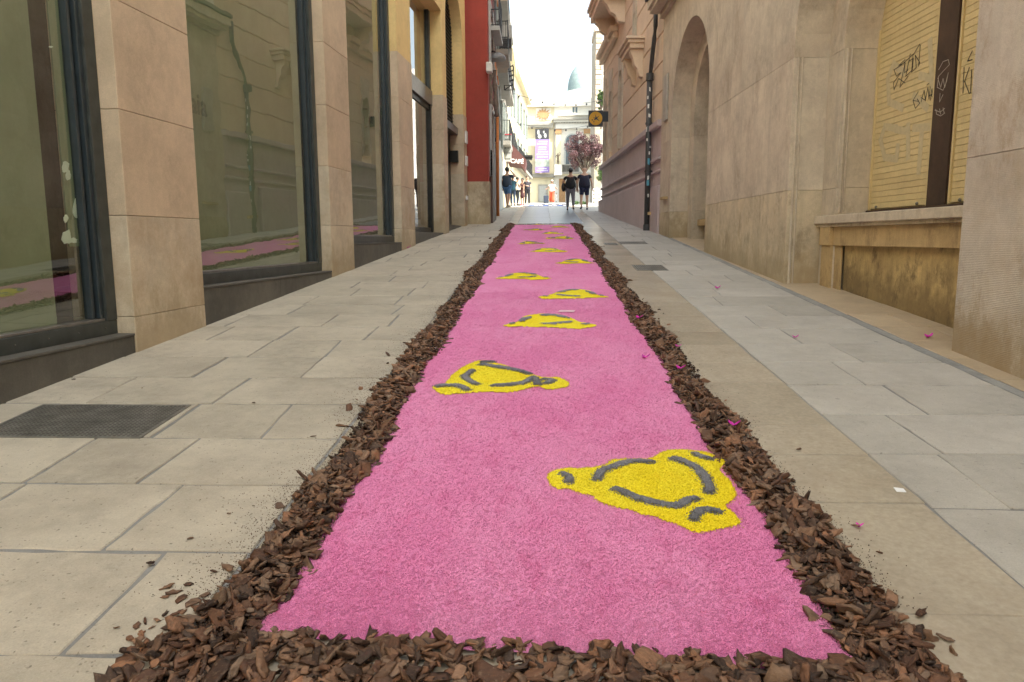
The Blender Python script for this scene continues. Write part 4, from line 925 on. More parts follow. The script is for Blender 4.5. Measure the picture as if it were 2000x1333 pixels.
fb('dado_vent', M['ochre_trim'], KB, KF, KS+.9, KS+1.35, .061, .12, KF.g(KS+.9)+.42, KF.g(KS+.9)+.5)
# projecting bank sign
sy = 28.3; a = at(1149.5, 216, sy); b = at(1177.5, 247.5, sy)
SG = thing('projecting_sign', 'square projecting bank sign, yellow disc with dark star on dark blue, on peach wall', 'sign', (a.x, sy, b.z))
M['sign_blue'] = plain('midnight_blue_sign', (.035,.042,.055), .4); M['sign_yellow'] = plain('sign_yellow', (.80,.42,.015), .4)
mb = MB(); mb.box(a.x, b.x, sy, sy+.12, b.z, a.z); mb.build('board', M['sign_blue'], SG, bevel=.01)
mb = MB(); mb.box(b.x-.02, b.x+.22, sy+.12, sy+.2, b.z+.2, a.z-.02); mb.build('bracket', M['sign_blue'], SG)
cx, cz, rd = (a.x+b.x)/2, (a.z+b.z)/2, (b.x-a.x)*.455
mb = MB(); mb.prism([(cx+rd*math.cos(t*math.pi/16), sy-.001, cz+rd*math.sin(t*math.pi/16)) for t in range(32)], (0, -.012, 0)); mb.build('disc', M['sign_yellow'], SG)
mb = MB(); ang = [100, 38, -38, -142, 170]; ln = [.5, .55, .55, .42, .45]
st = []
for i, (a_, l_) in enumerate(zip(ang, ln)):
    for da, ll in ((0, l_), (-180/5*.9, .13)): t = math.radians(a_+da); st.append((cx+.06*rd+rd*ll*1.25*math.cos(t), sy-.0135, cz+rd*ll*1.25*math.sin(t)))
mb.prism(st, (0, -.008, 0)); mb.build('star_emblem', M['sign_blue'], SG)
for dx, dz, rr2 in ((-.52, -.22, .10), (-.28, -.50, .085)): mb = MB(); mb.sphere((cx+dx*rd, sy-.014, cz+dz*rd), (rr2*rd, .01, rr2*rd), 10, 6); mb.build('emblem_dot', M['sign_blue'], SG)
# ------------------------------------------------------------------ houses along the left beyond the shop building
def pbox(name, mat, root, px0, px1, py0, py1, y, dep, bevel=0, fr=0):      # box at distance y between photo columns and rows
    a, b = at(px0, py0, y), at(px1, py1, y); mb = MB(); mb.box(a.x, b.x, y-fr, y+dep, b.z, a.z); return mb.build(name, mat, root, bevel=bevel)
QF = Frame(gp(957, 438), Vector((-1.98, 36.5, 0)), 1)
M['brown'] = plain('dark_brown_paint', (.075,.04,.03), .6, 0, .3); M['iron'] = plain('wrought_iron', (.03,.03,.032), .5, .3, .3)
M['orange'] = plain('orange_plaster', (.62,.22,.07), .85, 0, .12, 3); M['sage'] = plain('sage_shutter', (.20,.23,.21), .7, 0, .15); M['greywall'] = stone('grey_plaster', (.34,.32,.28), .85, 1.1, pits=0, streak=.2)
M['terra'] = plain('terracotta', (.42,.16,.08), .8); M['awning'] = plain('maroon_awning', (.115,.045,.04), .75, 0, .15); M['cloth_beige'] = plain('rolled_canvas', (.20,.155,.125), .9, 0, .3, 12, .4)
M['pale_grey'] = plain('pale_grey_panel', (.42,.43,.41), .6); M['teal'] = stone('pale_teal_tiles', (.26,.33,.32), .7, 1.2, pits=.3, rnd=0, fine=8, bump=.1)  # teal of the dome is paled and greyed to stand in for distant haze
M['gold'] = plain('ochre_relief', (.42,.24,.11), .7, 0, .2); M['door_grey'] = plain('grey_door', (.42,.42,.39), .6); M['rubble'] = stone('rubble_stone', (.50,.42,.33), .6, 1.2, stain=(.35,.27,.2), pits=.3, rnd=.25, bump=.6, fine=12)
M['ground_white'] = stone('plaza_paving', (.50,.48,.44), .85, 1.1, rnd=0)
def house(name, label, u0, u1, ztop, mat, wz, ww, shmat, base=None, fr=QF, floors=(), dep=8, n=0, roof=None, rail=True, proj=.5, dn=-.001):
    t = thing(name, label, 'house', fr.P((u0+u1)/2, n-1, fr.g(u0)))
    cut = base[1] if base else None
    if base: fb('base_wall', base[0], t, fr, u0, u1, n-dep, n+.03, None, base[1])
    fb('wall', mat, t, fr, u0, u1, n-dep, n, (cut+.001) if cut else None, ztop)
    fb('cornice', roof or mat, t, fr, u0-.02, u1+.02, n-dep, n+.35, ztop+.001, ztop+.3)
    k = max(1, int((u1-u0)/2.6))
    for z in wz:
        for i in range(k):
            uc = u0+(u1-u0)*(i+.5)/k
            w_ = fb('window', M['glass_far'], t, fr, uc-ww/2, uc+ww/2, n-.1, n+.012, z, z+1.9)
            for s_ in (-1, 1): fb('shutter', shmat, w_, fr, uc+s_*ww/2-(.24 if s_ < 0 else 0)-.02, uc+s_*ww/2+(.24 if s_ > 0 else 0)+.02, n+.002, n+.06, z, z+1.9)
            fb('lintel', mat, w_, fr, uc-ww/2-.1, uc+ww/2+.1, n+.001, n+.09, z+1.92, z+2.06)
        if z in floors:
            b = fb('balcony', M['greywall'], t, fr, u0+.25, u1-.25, n+.001, n+proj, z-.22, z-.02)
            if rail:
                fb('hand_rail', M['iron'], b, fr, u0+.25, u1-.25, n+proj-.04, n+proj-.01, z+.95, z+.99)
                mb = MB(); m = int((u1-u0-.5)/.13)
                for i in range(m+1): u = u0+.27+i*(u1-u0-.54)/m; mb.fbox(fr, u-.009, u+.009, n+proj-.034, n+proj-.016, z-.02, z+.95)
                for sgn in (u0+.27, u1-.27):
                    for i in range(4): mb.fbox(fr, sgn-.009, sgn+.009, n+.1+i*proj/5, n+.118+i*proj/5, z-.02, z+.95)
                    mb.fbox(fr, sgn-.012, sgn+.012, n+.002, n+proj-.03, z+.94, z+.97)
                tag(mb.build('rail_bars', M['iron'], b), kind='stuff')
    return t
# red building: its side wall looks down the street
a = gp(915.5, 438.5); b = gp(957, 438); yR = a.y
RH = thing('red_building', 'narrow house with dark red side wall above a stone base, projecting past the yellow front', 'house', (a.x, yR+1, G(yR)))
mb = MB(); x1 = b.x; zsp = CAM.z + ray(930, 355).z*yR
mb.box(a.x-1.5, x1, yR, yR+2.9, G(yR)-.3, zsp-.001); mb.build('base_wall', M['beige_low'], RH)
mb = MB(); mb.box(a.x-1.5, x1-.02, yR+.02, yR+2.9, zsp, 15.5); mb.build('wall', M['red_wall'], RH)
for z, h in ((zsp+.2, 2.2), (6.6, 2.0), (9.6, 2.0)):
    mb = MB(); mb.box(x1-.019, x1+.05, yR+.5, yR+.64, z, z+h); mb.box(x1-.019, x1+.05, yR+1.8, yR+1.94, z, z+h); mb.box(x1-.019, x1+.05, yR+.64, yR+1.8, z+h-.14, z+h); tag(mb.build('window_surround', M['pale_grey'], RH), kind='stuff')
mb = MB(); mb.box(x1+.001, x1+.06, yR+.5, yR+2.3, G(yR)-.1, G(yR)+2.3); mb.build('shop_door', M['brown'], RH)
# red building balcony of thin iron
mb = MB()
for z in (7.9, 8.35, 8.85): mb.box(x1-.01, x1+.30, yR+.62, yR+.64, z, z+.025); mb.box(x1+.28, x1+.30, yR+.64, yR+2.4, z, z+.025)
for x in (x1+.1, x1+.2, x1+.29): mb.box(x-.008, x+.008, yR+.62, yR+.64, 7.9, 8.87)
for i in range(12): mb.box(x1+.283, x1+.297, yR+.75+i*.14, yR+.765+i*.14, 7.9, 8.87)
bl = None; mbs = MB(); mbs.box(x1-.018, x1+.31, yR+.6, yR+2.45, 7.75, 7.88); bl = mbs.build('balcony', M['pale_grey'], RH); tag(mb.build('rail_bars', M['iron'], bl), kind='stuff')
u1_ = yR+2.95
house('terraced_house', 'beige house with brown shop fronts directly beyond the red house', u1_, 27.6, 13.5, M['greywall'], (4.9, 7.8, 10.7), .8, M['brown'], base=(M['brown'], 4.6), floors=(10.7,), proj=.45)
house('terraced_house', 'narrow orange painted house between beige and pale green houses on the left', 27.62, 30.3, 14, M['orange'], (5.4, 8.3, 11.2), .8, M['sage'], base=(M['greywall'], 4.9), floors=(8.3,), proj=.5)
house('terraced_house', 'pale green shuttered house with stacked balconies on the left side of the street', 30.32, 36.5, 13.2, M['greywall'], (5.6, 8.25, 11.0), .8, M['sage'], base=(M['pale_grey'], 5.1), floors=(8.25, 11.0), proj=.42)
QF2 = Frame(Vector((-1.98, 36.55, 0)), Vector((-2.05, 50, 0)), 1)
house('terraced_house', 'grey balconied house above the maroon cafe awning', 36.6, 42.8, 12.2, M['greywall'], (6.2, 9.0), .9, M['sage'], base=(M['cream'], 5.6), floors=(6.2, 9.0), fr=QF2, proj=.38)
house('terraced_house', 'cream house with small balconies past the cafe on the left', 42.82, 50, 12.0, M['cream'], (6.4, 9.2), .9, M['sage'], base=(M['cream'], 5.8), floors=(6.4,), fr=QF2, proj=.4)
CF = Frame(Vector((-2.05, 50.1, 0)), Vector((-1.30, 64, 0)), 1)
house('terraced_house', 'sunlit cream yellow house at the plaza corner with deep eaves', 50.2, 64, 12.6, M['cream'], (6.6, 9.6), 1.0, M['sage'], fr=CF, floors=(6.6,), proj=.45, roof=M['cream'])
# grid balcony screens on the pale green house, panels
for py0, py1, nm in ((50, 74, 'a'), (95, 119, 'b')):
    a, b = at(977, py0, 31.2), at(1000, py1, 31.2); mb = MB(); mb.box(a.x, b.x, 31.2, 31.28, b.z, a.z); o = mb.build('balcony_panel', M['pale_grey']); tag(o, 'upper pale parapet panel over the street beside the green shutters' if nm == 'a' else 'lower pale parapet panel below the dark awning box on the left', 'parapet panel', 'parapet panels of the left balconies')
o = pbox('awning_box', M['iron'], None, 977, 999, 76, 93, 31.1, .3); tag(o, 'dark rolled awning box slung between two pale parapet panels', 'awning')
t = thing('iron_screen', 'crisscross iron screen hanging over the street on the left', 'screen', at(993, 175, 33))
a, b = at(985, 130, 33), at(1003, 176, 33); mb = MB(); W, Hh = b.x-a.x, a.z-b.z
for i in range(-3, 6):
    p0 = Vector((a.x, 33, b.z+Hh*i/5)); p1 = Vector((b.x, 33, b.z+Hh*(i+1.3)/5))
    if p0.z > b.z-.05 and p1.z < a.z+.1: mb.tube([p0, p1], .018, 5)
for i in range(6): mb.tube([(a.x, 33.02, b.z+Hh*i/5), (b.x, 33.02, b.z+Hh*i/5)], .016, 5)
tag(mb.build('bars', M['iron'], t), kind='stuff')
mb = MB(); mb.tube([(a.x, 33, b.z), (a.x, 33, a.z)], .025, 6); mb.build('upright', M['iron'], t); mb = MB(); mb.tube([(b.x, 33, b.z), (b.x, 33, a.z)], .025, 6); mb.build('upright', M['iron'], t)
# wall lamp, small box and rolled awnings on the red house
t = thing('street_lamp', 'grey dome street lamp on an arm just above the white box on the left houses', 'street lamp', at(968, 112, 24))
c = at(970, 113, 24); vs = MB(); n = 14
for k, (r_k, z_k) in enumerate(((.30, -.06), (.29, 0), (.22, .10), (.08, .16))): pass
rings = [(.30, -.07), (.295, -.01), (.24, .07), (.12, .13), (.02, .15)]; V = []; 
for r_k, z_k in rings: V += [(c.x+r_k*math.cos(2*math.pi*i/n), c.y+r_k*math.sin(2*math.pi*i/n), c.z+z_k) for i in range(n)]
mb = MB(); mb.add(V, [(j*n+i, j*n+(i+1)%n, (j+1)*n+(i+1)%n, (j+1)*n+i) for j in range(4) for i in range(n)]+[tuple(range(n))]); mb.build('lamp_shade', plain('lamp_grey', (.16,.165,.17), .4), t, smooth=False)
mb = MB(); mb.tube([(c.x, c.y, c.z+.12), (c.x-.1, c.y, c.z+.2), (c.x-.5, c.y, c.z+.1)], .025, 6); mb.build('arm', M['iron'], t)
o = pbox('junction_box', M['sticker'], None, 949, 961, 121, 140, 22.6, .3, .02); tag(o, 'small white box fixed on the wall right under the street lamp', 'box')
for i, (pts, lb) in enumerate((([(956, 140), (958, 185), (960, 215)], 'brown rolled canvas awning hanging closest to the red wall'), ([(964, 138), (967, 180), (970, 228)], 'brown rolled canvas awning farther from the red wall, beside the cord loop'))):
    q = [at(a, b, 23.6+i*.5) for a, b in pts]; mb = MB(); k = 8; m = len(q)
    path = [q[0].lerp(q[1], t_/4) for t_ in range(4)]+[q[1].lerp(q[2], t_/4) for t_ in range(5)]
    mb.tube(path, [.07+.03*math.sin(j*2.3+i) for j in range(9)], 8); tag(mb.build('rolled_awning', M['cloth_beige'], smooth=True), lb, 'awning')
q = [at(959, 170, 23.4)]; c = at(959, 212, 23.4); mb = MB(); mb.tube([c+Vector((.07*math.sin(i*math.pi/6), 0, .09*math.cos(i*math.pi/6))) for i in range(13)], .012, 6); tag(mb.build('cord_loop', M['sticker']), 'pale loop of cord hanging by the rolled awnings', 'cord')
q = at(971, 225, 27.3); q2 = at(971, 398, 27.3); mb = MB(); mb.tube([(q.x, 27.3, G(27.3)), (q.x, 27.3, q.z)], .06, 10); tag(mb.build('downpipe', M['orange'], smooth=True), 'orange downpipe running down the left houses', 'downpipe')
mb = MB()
for pts in ([(950, 5), (962, 60), (966, 120)], [(966, 130), (973, 175), (978, 260)], [(955, 0), (968, 60)]):
    mb = MB(); mb.tube([at(a, b, 24.2) for a, b in pts], .014, 5); tag(mb.build('cable', M['sticker'], None), {950: 'pale cable from the top edge down to the street lamp', 966: 'pale cable beside the rolled awnings', 955: 'short pale cable leaving the frame top next to the red wall'}[pts[0][0]], 'cable', 'cables on the left houses')
# small paintings of shop signs
t = thing('hanging_sign', 'tall white panel sign with a cross mark on the left, above the photographer', 'sign', at(989, 315, 38))
a, b = at(981, 262, 38), at(999, 316, 38); mb = MB(); mb.box(a.x, b.x, 38, 38.08, b.z, a.z); mb.build('board', M['pale_grey'], t)
mb = MB(); mb.box(a.x, b.x, 37.985, 37.999, a.z-.06, a.z); mb.build('red_stripe', plain('sign_red', (.6,.08,.1), .6), t)
cx, cz = (a.x+b.x)/2, a.z-.62
for s_ in (-1, 1): mb = MB(); mb.tube([(cx-.10, 37.99, cz-.11*s_), (cx+.10, 37.99, cz+.11*s_)], .012, 5); mb.build('cross_stroke', M['black'], t)
for dz in (.25, .30, .9, .95, 1.2, 1.25): mb = MB(); mb.box(a.x+.05, b.x-.05, 37.99, 37.999, a.z-dz-.01, a.z-dz); mb.build('text_line', M['iron'], t)
# cafe awning
t = thing('cafe_awning', 'maroon awning lettered CAFE in white over the group of people', 'awning', at(1008, 325, 40))
A_, B_, C_, D_, E_ = at(992, 280, 40), at(1001, 283, 40), at(1027.5, 312, 40), at(1025, 333, 40), at(1017, 322, 40)
F_ = at(992, 318, 40); mb = MB(); mb.prism([A_, B_, C_, D_, E_, F_], (0, 2.4, 0)); mb.build('canopy', M['awning'], t)
a, b = at(997, 311, 39.99), at(1024, 320.5, 39.99); lettering('CAFÉ', .30, M['sticker'], t, ((a.x+b.x)/2-.02, 39.985, (a.z+b.z)/2), (1, 0, -.08), (0.08, 0, 1), .006, .012)
o = pbox('flat_lantern', M['iron'], None, 1019, 1040, 303.5, 307, 44, .7); o2 = pbox('lantern_edge', M['iron'], o, 1022, 1039, 307.2, 312, 44.05, .5); tag(o, 'black flat canopy lantern sticking out beyond the cafe awning', 'lantern')
# ------------------------------------------------------------------ facade closing the street
FY = 85.0
TB = thing('theatre_facade', 'pale classical facade closing the street, with purple banner, pediment and balcony', 'building', (at(1100, 395, FY).x, FY, G(FY)))
def tb(name, mat, a, b, c, d, dep=1.0, fr=0, y=None, root=None): return pbox(name, mat, root or TB, a, b, c, d, y or FY, dep, 0, fr)
tb('wall', M['cream'], 1018, 1082, 205, 400, 6); tb('wall', M['white_wall'], 1082.1, 1240, 205, 400, 6)
tb('cornice', M['white_wall'], 1016, 1240, 202.5, 207, 6, .5); tb('parapet', M['white_wall'], 1029, 1240, 193, 202.4, 1)
tb('terrace_room', M['white_wall'], 1110, 1240, 178, 192.9, 4, 0, FY+2)
for i in range(14): tb('terrace_rail_post', M['pale_grey'], 1050+i*1.9, 1050.7+i*1.9, 187, 192.9, .1)
tb('terrace_screen', M['pale_grey'], 1064.5, 1075, 190.5, 192.9, .2, .1); tb('terrace_rail', M['pale_grey'], 1050, 1087, 186.2, 187, .12)
tb('cornice', M['greywall'], 1022, 1080, 243, 246, .5, .7); tb('cornice', M['white_wall'], 1022, 1080, 246.1, 249, .5, .45)
for i in range(18): tb('dentil', M['white_wall'], 1024+i*3.1, 1025.6+i*3.1, 249.1, 251.5, .2, .35)
tb('pediment', M['greywall'], 1079, 1160, 233, 236, .5, 1.0); tb('pediment', M['white_wall'], 1081, 1160, 236.1, 240, .5, .7); tb('frieze', M['white_wall'], 1085, 1160, 240.1, 252, .3, .4)
for i in range(24): tb('dentil', M['greywall'], 1083+i*3.1, 1084.6+i*3.1, 240.1, 242.2, .2, .62)
tb('attic_band', M['white_wall'], 1090, 1160, 223, 226, .3, .35)
for a, b in ((1084, 1097), (1140, 1153)):
    tb('pilaster', M['cream'], a+1.5, b-2, 262, 333, .3, .35)
    p = tb('capital', M['gold'], a, b-.5, 253, 261.9, .3, .45); tb('pilaster_base', M['white_wall'], a, b, 333.1, 338, .3, .5)
# window with two leaves
w_ = tb('window', M['white_wall'], 1116, 1130, 208, 223, .2, .12); tb('pane', M['glass_far'], 1118.2, 1122, 210, 221, .1, .135, root=w_); tb('pane', M['glass_far'], 1123.6, 1127.6, 210, 221, .1, .135, root=w_)
# sunburst relief
mb = MB(); c = at(1061, 224, FY); fr_ = tb('relief_panel', M['white_wall'], 1047, 1076, 212, 235, .1, .06)
pts = []
for i in range(26): rr_ = (.86 if i % 2 else .52)*(1+.12*math.sin(i*2.7)); a = 2*math.pi*i/26; pts.append((c.x+rr_*math.cos(a), FY-.061, c.z+rr_*.78*math.sin(a)))
mb.prism(pts, (0, -.12, 0)); mb.build('sunburst_relief', M['gold'], fr_)
# arched window and door
c0, c1 = at(1103, 262, FY), at(1131, 342, FY); r = (c1.x-c0.x)/2; xc = (c0.x+c1.x)/2
def archpoly(x, r, z0, z1, y): return [(x-r, y, z0), (x+r, y, z0)]+[(x+r*math.cos(i*math.pi/14), y, z1-r+r*math.sin(i*math.pi/14)) for i in range(15)]
mb = MB(); mb.prism(archpoly(xc, r, c1.z, c0.z, FY-.02), (0, -.25, 0)); aw = mb.build('arched_window', M['pale_grey'], TB)
mb = MB(); mb.prism(archpoly(xc, r*.84, c1.z, c0.z-r*.16, FY-.275), (0, -.02, 0)); mb.build('pane', M['glass_far'], aw)
for dx in (-.3, .3): mb = MB(); mb.box(xc+dx*r-.03, xc+dx*r+.03, FY-.33, FY-.297, c1.z, c0.z-r*.6); mb.build('glazing_bar', M['pale_grey'], aw)
tb('ledge', M['greywall'], 1031, 1083, 341, 347, .3, .45); tb('balcony', M['greywall'], 1083.2, 1135, 338.2, 341.5, .3, 1.3); tb('balcony_underside', M['cream'], 1086, 1132, 341.6, 344, .3, 1.1)
for i in range(12): tb('balcony_bar', M['greywall'], 1098+i*2.6, 1098.8+i*2.6, 325, 338, .06, 1.2)
tb('balcony_rail', M['greywall'], 1097, 1130, 323.5, 324.9, .12, 1.22)
dr = tb('doorway', M['greywall'], 1051, 1070, 361, 394.5, .1, .16); tb('door_leaf', M['door_grey'], 1053.5, 1067, 364, 394.5, .1, .19, root=dr)
dr = tb('doorway', M['gold'], 1092, 1104, 350, 396, .1, .12)
# banner
t = thing('hanging_banner', 'long purple banner with white lettering and a dark picture on the pale facade', 'banner', at(1059, 338, FY-1))
by = FY-.9; M['purple'] = plain('lilac_banner', (.27,.19,.46), .7, 0, .08, 1); M['dark_print'] = stone('dark_print', (.03,.03,.035), .5, 2.0, pits=0, rnd=0, fine=9, bump=0); M['green_print'] = plain('grey_green_print', (.30,.34,.29), .7, 0, .4, 2)
pbox('upper_picture', M['dark_print'], t, 1045.5, 1072, 252, 272.4, by, .03); pbox('cloth', M['purple'], t, 1045.5, 1073, 272.5, 337.5, by, .03); pbox('lower_picture', M['green_print'], t, 1045.5, 1073, 312, 326, by-.01, .009)
mb = MB(); rs = random.Random(5)
for row, (y0, h, wd) in enumerate(((276,3,.5),(280.5,2.6,.75),(287,3.4,.5),(291.5,2.6,.6),(296,2.6,.6),(301,3,.8),(306,2.4,.75),(329,2.4,.5),(333,2,.8))):
    x = 1059-13*wd
    while x < 1059+13*wd:
        l = rs.uniform(1.6, 4); pbox('banner_word', M['sticker'], t, x, min(x+l, 1072), y0, y0+h*.62, by-.006, .005); x += l+.9
# white print figures on the dark picture
for cx_, cy_, rx, ry in ((1051.5, 259, 2.2, 5), (1054, 267, 3.4, 4), (1065, 265, 2.4, 4.5), (1062, 258, 1.5, 3)):
    c = at(cx_, cy_, by-.012); mb = MB(); mb.prism([(c.x+rx*.06*math.cos(i*math.pi/5)*(1+.2*math.sin(i*3)), by-.012, c.z+ry*.06*math.sin(i*math.pi/5)) for i in range(10)], (0, .01, 0)); mb.build('pale_print', M['pale_grey'], t)
# statue on pedestal
ST = thing('statue', 'small bronze statue standing on a pale pedestal beside the balcony', 'statue', at(1090, 337, 82))
pbox('pedestal', M['white_wall'], ST, 1083.5, 1097, 322, 338, 82, .8, .02); pbox('pedestal_foot', M['white_wall'], ST, 1082.5, 1098, 338.1, 342, 81.95, .95)
M['bronze'] = plain('bronze', (.16,.12,.08), .5, .4, .3)
# extra plaza buildings and the ruined tower on the right
def blk(name, label, cat, mat, px0, px1, py0, y, dep, rows=(), wm=None):
    a = at(px0, py0, y); b = at(px1, py0, y); t = thing(name, label, cat, (a.x, y, G(y))); mb = MB(); mb.box(a.x, b.x, y, y+dep, G(y)-.5, a.z); mb.build('wall', mat, t)
    return t, a, b
t, a, b = blk('ruined_tower', 'tall rubble stone tower fragment with plants, at the right end of the street', 'tower', M['rubble'], 1163.5, 1177, 62, 66, 5)
rs = random.Random(11); mb0 = None; z = 8.0
while z < a.z-.2:                                        # roughly coursed blocks on the tower face
    x = a.x; h = rs.uniform(.38, .55)
    while x < b.x-.1:
        w2 = min(rs.uniform(.4, .9), b.x-x); mb = MB(); d = rs.uniform(.02, .1); mb.box(x+.02, x+w2-.02, 66-d, 66.02, z+.02, z+h-.02); mb.build('stone_block', M['rubble'], t, bevel=.03); x += w2
    z += h
mb = MB(); mb.box(a.x-.1, b.x+.1, 65.8, 70, a.z+.001, a.z+.4); mb.build('coping', M['rubble'], t); mb = MB(); mb.box(a.x-.05, b.x+.1, 65.8, 70, a.z+1.0, a.z+1.5); 
blk('plaza_house', 'white house filling the far right of the plaza behind the tower', 'house', M['white_wall'], 1178, 1420, 120, 78, 8)
blk('plaza_house', 'pale side house joining the left row to the theatre facade', 'house', M['cream'], 960, 1017.8, 215, 84, 8)
# dome
t = thing('tiled_dome', 'pale teal tiled dome rising behind the facade', 'dome', at(1137, 180, 112)); c = at(1138, 180, 112); Rr = at(1168, 182, 112).x-c.x
mb = MB(); n = 28; V = []
for j in range(9):
    a = j/8*math.pi/2; V += [(c.x+Rr*math.cos(a)*math.cos(2*math.pi*i/n), 112+Rr*math.cos(a)*math.sin(2*math.pi*i/n), c.z+Rr*1.8*math.sin(a)) for i in range(n)]
mb.add(V, [(j*n+i, j*n+(i+1) % n, (j+1)*n+(i+1) % n, (j+1)*n+i) for j in range(8) for i in range(n)]); mb.build('cupola', M['teal'], t, smooth=True)
mb = MB(); mb.tube([(c.x, 112, 5), (c.x, 112, c.z)], Rr*1.03, 28); mb.build('drum', M['white_wall'], t)
# ------------------------------------------------------------------ foliage
def leaf_cloud(r, centers, n, size, vary=.4):
    c = np.array(centers); k = r.integers(len(c), size=n); d = r.normal(size=(n, 3)); d /= np.linalg.norm(d, axis=1)[:, None]
    p = c[k, :3] + d*(c[k, 3:4]*r.uniform(.25, 1.0, (n, 1))**.6); nrm = r.normal(size=(n, 3)); nrm /= np.linalg.norm(nrm, axis=1)[:, None]
    t = np.cross(nrm, r.normal(size=(n, 3))); t /= np.linalg.norm(t, axis=1)[:, None]; b = np.cross(nrm, t); s = size*r.uniform(1-vary, 1+vary, (n, 1))
    V = np.stack([p-t*s, p+b*s*.45, p+t*s, p-b*s*.45], 1).reshape(-1, 3); return V, np.arange(n*4).reshape(-1, 4), np.repeat(r.random(n), 4)
def leaf_mat(name, c1, c2):
    m, q, p = new_mat(name); a = q.new('ShaderNodeAttribute', attribute_name='tint').outputs['Fac']; q.l.new(q.ramp(a, 0, 1, (*c1, 1), (*c2, 1)), p.inputs['Base Color']); p.inputs['Roughness'].default_value = .45; return m
M['plum'] = leaf_mat('plum_leaves', (.045,.014,.02), (.17,.08,.085)); M['green'] = leaf_mat('green_leaves', (.03,.07,.015), (.10,.17,.05)); M['trunk'] = stone('tree_bark', (.16,.12,.09), rnd=0)
def tree(name, label, base, top, crown, mat, n, size, seed, lean=0, cat='tree', wide=1.0, kind_group=None):
    """base point, crown centre & radii"""
    r = np.random.default_rng(seed); t = thing(name, label, cat, base, kind_group); c = Vector(crown[0]); rx, rz = crown[1:]
    mb = MB(); fork = base.lerp(Vector((c.x, c.y, c.z-rz*.8)), .9); mb.tube([base-Vector((0,0,.1)), base.lerp(fork, .5)+Vector((.03,0,0)), fork], [.075, .06, .05], 8)
    cent = []
    for i in range(30):
        a = r.uniform(0, 6.28); el = r.uniform(-1.0, 1.3); q = r.uniform(.25, .92); e = Vector((c.x+rx*q*math.cos(a)*math.cos(el), c.y+rx*q*math.sin(a)*math.cos(el), c.z+rz*q*math.sin(el)))
        mb.tube([fork, fork.lerp(e, .5)+Vector((0, 0, .12)), e], [.035, .02, .008], 5); cent.append((*e, rx*r.uniform(.2, .36)))
    cent += [(c.x, c.y, c.z, rx*.5)]
    mb.build('trunk', M['trunk'], t); V, F, A = leaf_cloud(r, cent, n, size); o = link('crown', np_mesh('crown', V, F, mat, attr=A), t); return t
b = gp(1132, 404); yT = 50.0; b = Vector((at(1133, 404, yT).x, yT, G(yT))); c = at(1143, 300, yT)
PT = tree('plum_tree', 'small purple-leaved plum tree between the walking couple and the facade', b, None, ((c.x, yT, c.z), 1.3, 1.42), M['plum'], 11000, .050, 4)
c = at(1172, 195, 62); tree('creeper', 'bright green creeper hanging on the stone tower', Vector((at(1174, 240, 62).x, 62, at(1174, 250, 62).z)), None, ((c.x+.1, 62, c.z), .45, 1.0), M['green'], 1800, .07, 7, cat='plant')
c = at(1176, 345, 58); tree('bush', 'green bush behind the white barrier on the right of the plaza', Vector((c.x, 58, G(58))), None, ((c.x+.2, 58, c.z), .8, 1.1), M['green'], 3000, .06, 9, cat='bush')
c = Vector((b.x, yT, G(yT))); mb = MB(); mb.tube([(c.x, c.y, c.z-.05), (c.x, c.y, c.z+.05)], .55, 18); o = mb.build('tree_grass', M['green']); tag(o, kind='stuff')
V, F, A = leaf_cloud(np.random.default_rng(2), [(c.x+.4*math.cos(i), c.y+.4*math.sin(i), c.z+.05, .16) for i in range(7)], 500, .06); me = np_mesh('grass', V, F, M['green'], attr=A)
o.data = me
# flower carpets on the plaza
def plaza_carpet(px0, px1, y, dep, cols, label):
    a, b = at(px0, 400, y), at(px1, 400, y); t = thing('flower_carpet', label, 'carpet', (a.x, y, G(y))); mb = MB(); z0, z1 = G(y), G(y+dep)
    mb.hexa([(a.x,y,z0),(b.x,y,z0),(b.x,y+dep,z1),(a.x,y+dep,z1),(a.x,y,z0+.03),(b.x,y,z0+.03),(b.x,y+dep,z1+.03),(a.x,y+dep,z1+.03)]); mb.build('ground_layer', cols[0], t)
    n = 9
    for i in range(n):
        x0 = a.x+(b.x-a.x)*(i+.15)/n; x1_ = a.x+(b.x-a.x)*(i+.8)/n; ya, yb = y+dep*.2, y+dep*.8; mb = MB(); za, zb2 = G(ya)+.031, G(yb)+.031
        mb.hexa([(x0,ya,za),(x1_,ya,za),(x1_+.08,yb,zb2),(x0+.08,yb,zb2),(x0,ya,za+.01),(x1_,ya,za+.01),(x1_+.08,yb,zb2+.01),(x0+.08,yb,zb2+.01)]); mb.build('pattern_patch', cols[1+i % (len(cols)-1)], t)
M['navy'] = plain('navy_grains', (.02,.03,.10), .9); M['white_g'] = plain('white_grains', (.8,.8,.82), .9); M['blue_g'] = plain('blue_grains', (.12,.22,.55), .9)
plaza_carpet(1022, 1108, 39, 2.4, [M['navy'], M['white_g'], M['blue_g'], M['white_g']], 'blue and white patterned flower carpet laid across the street before the plaza')
plaza_carpet(1050, 1112, 46, 2.5, [M['dark_print'], M['white_g'], M['navy']], 'darker patterned flower carpet farther back, near the woman in red trousers')
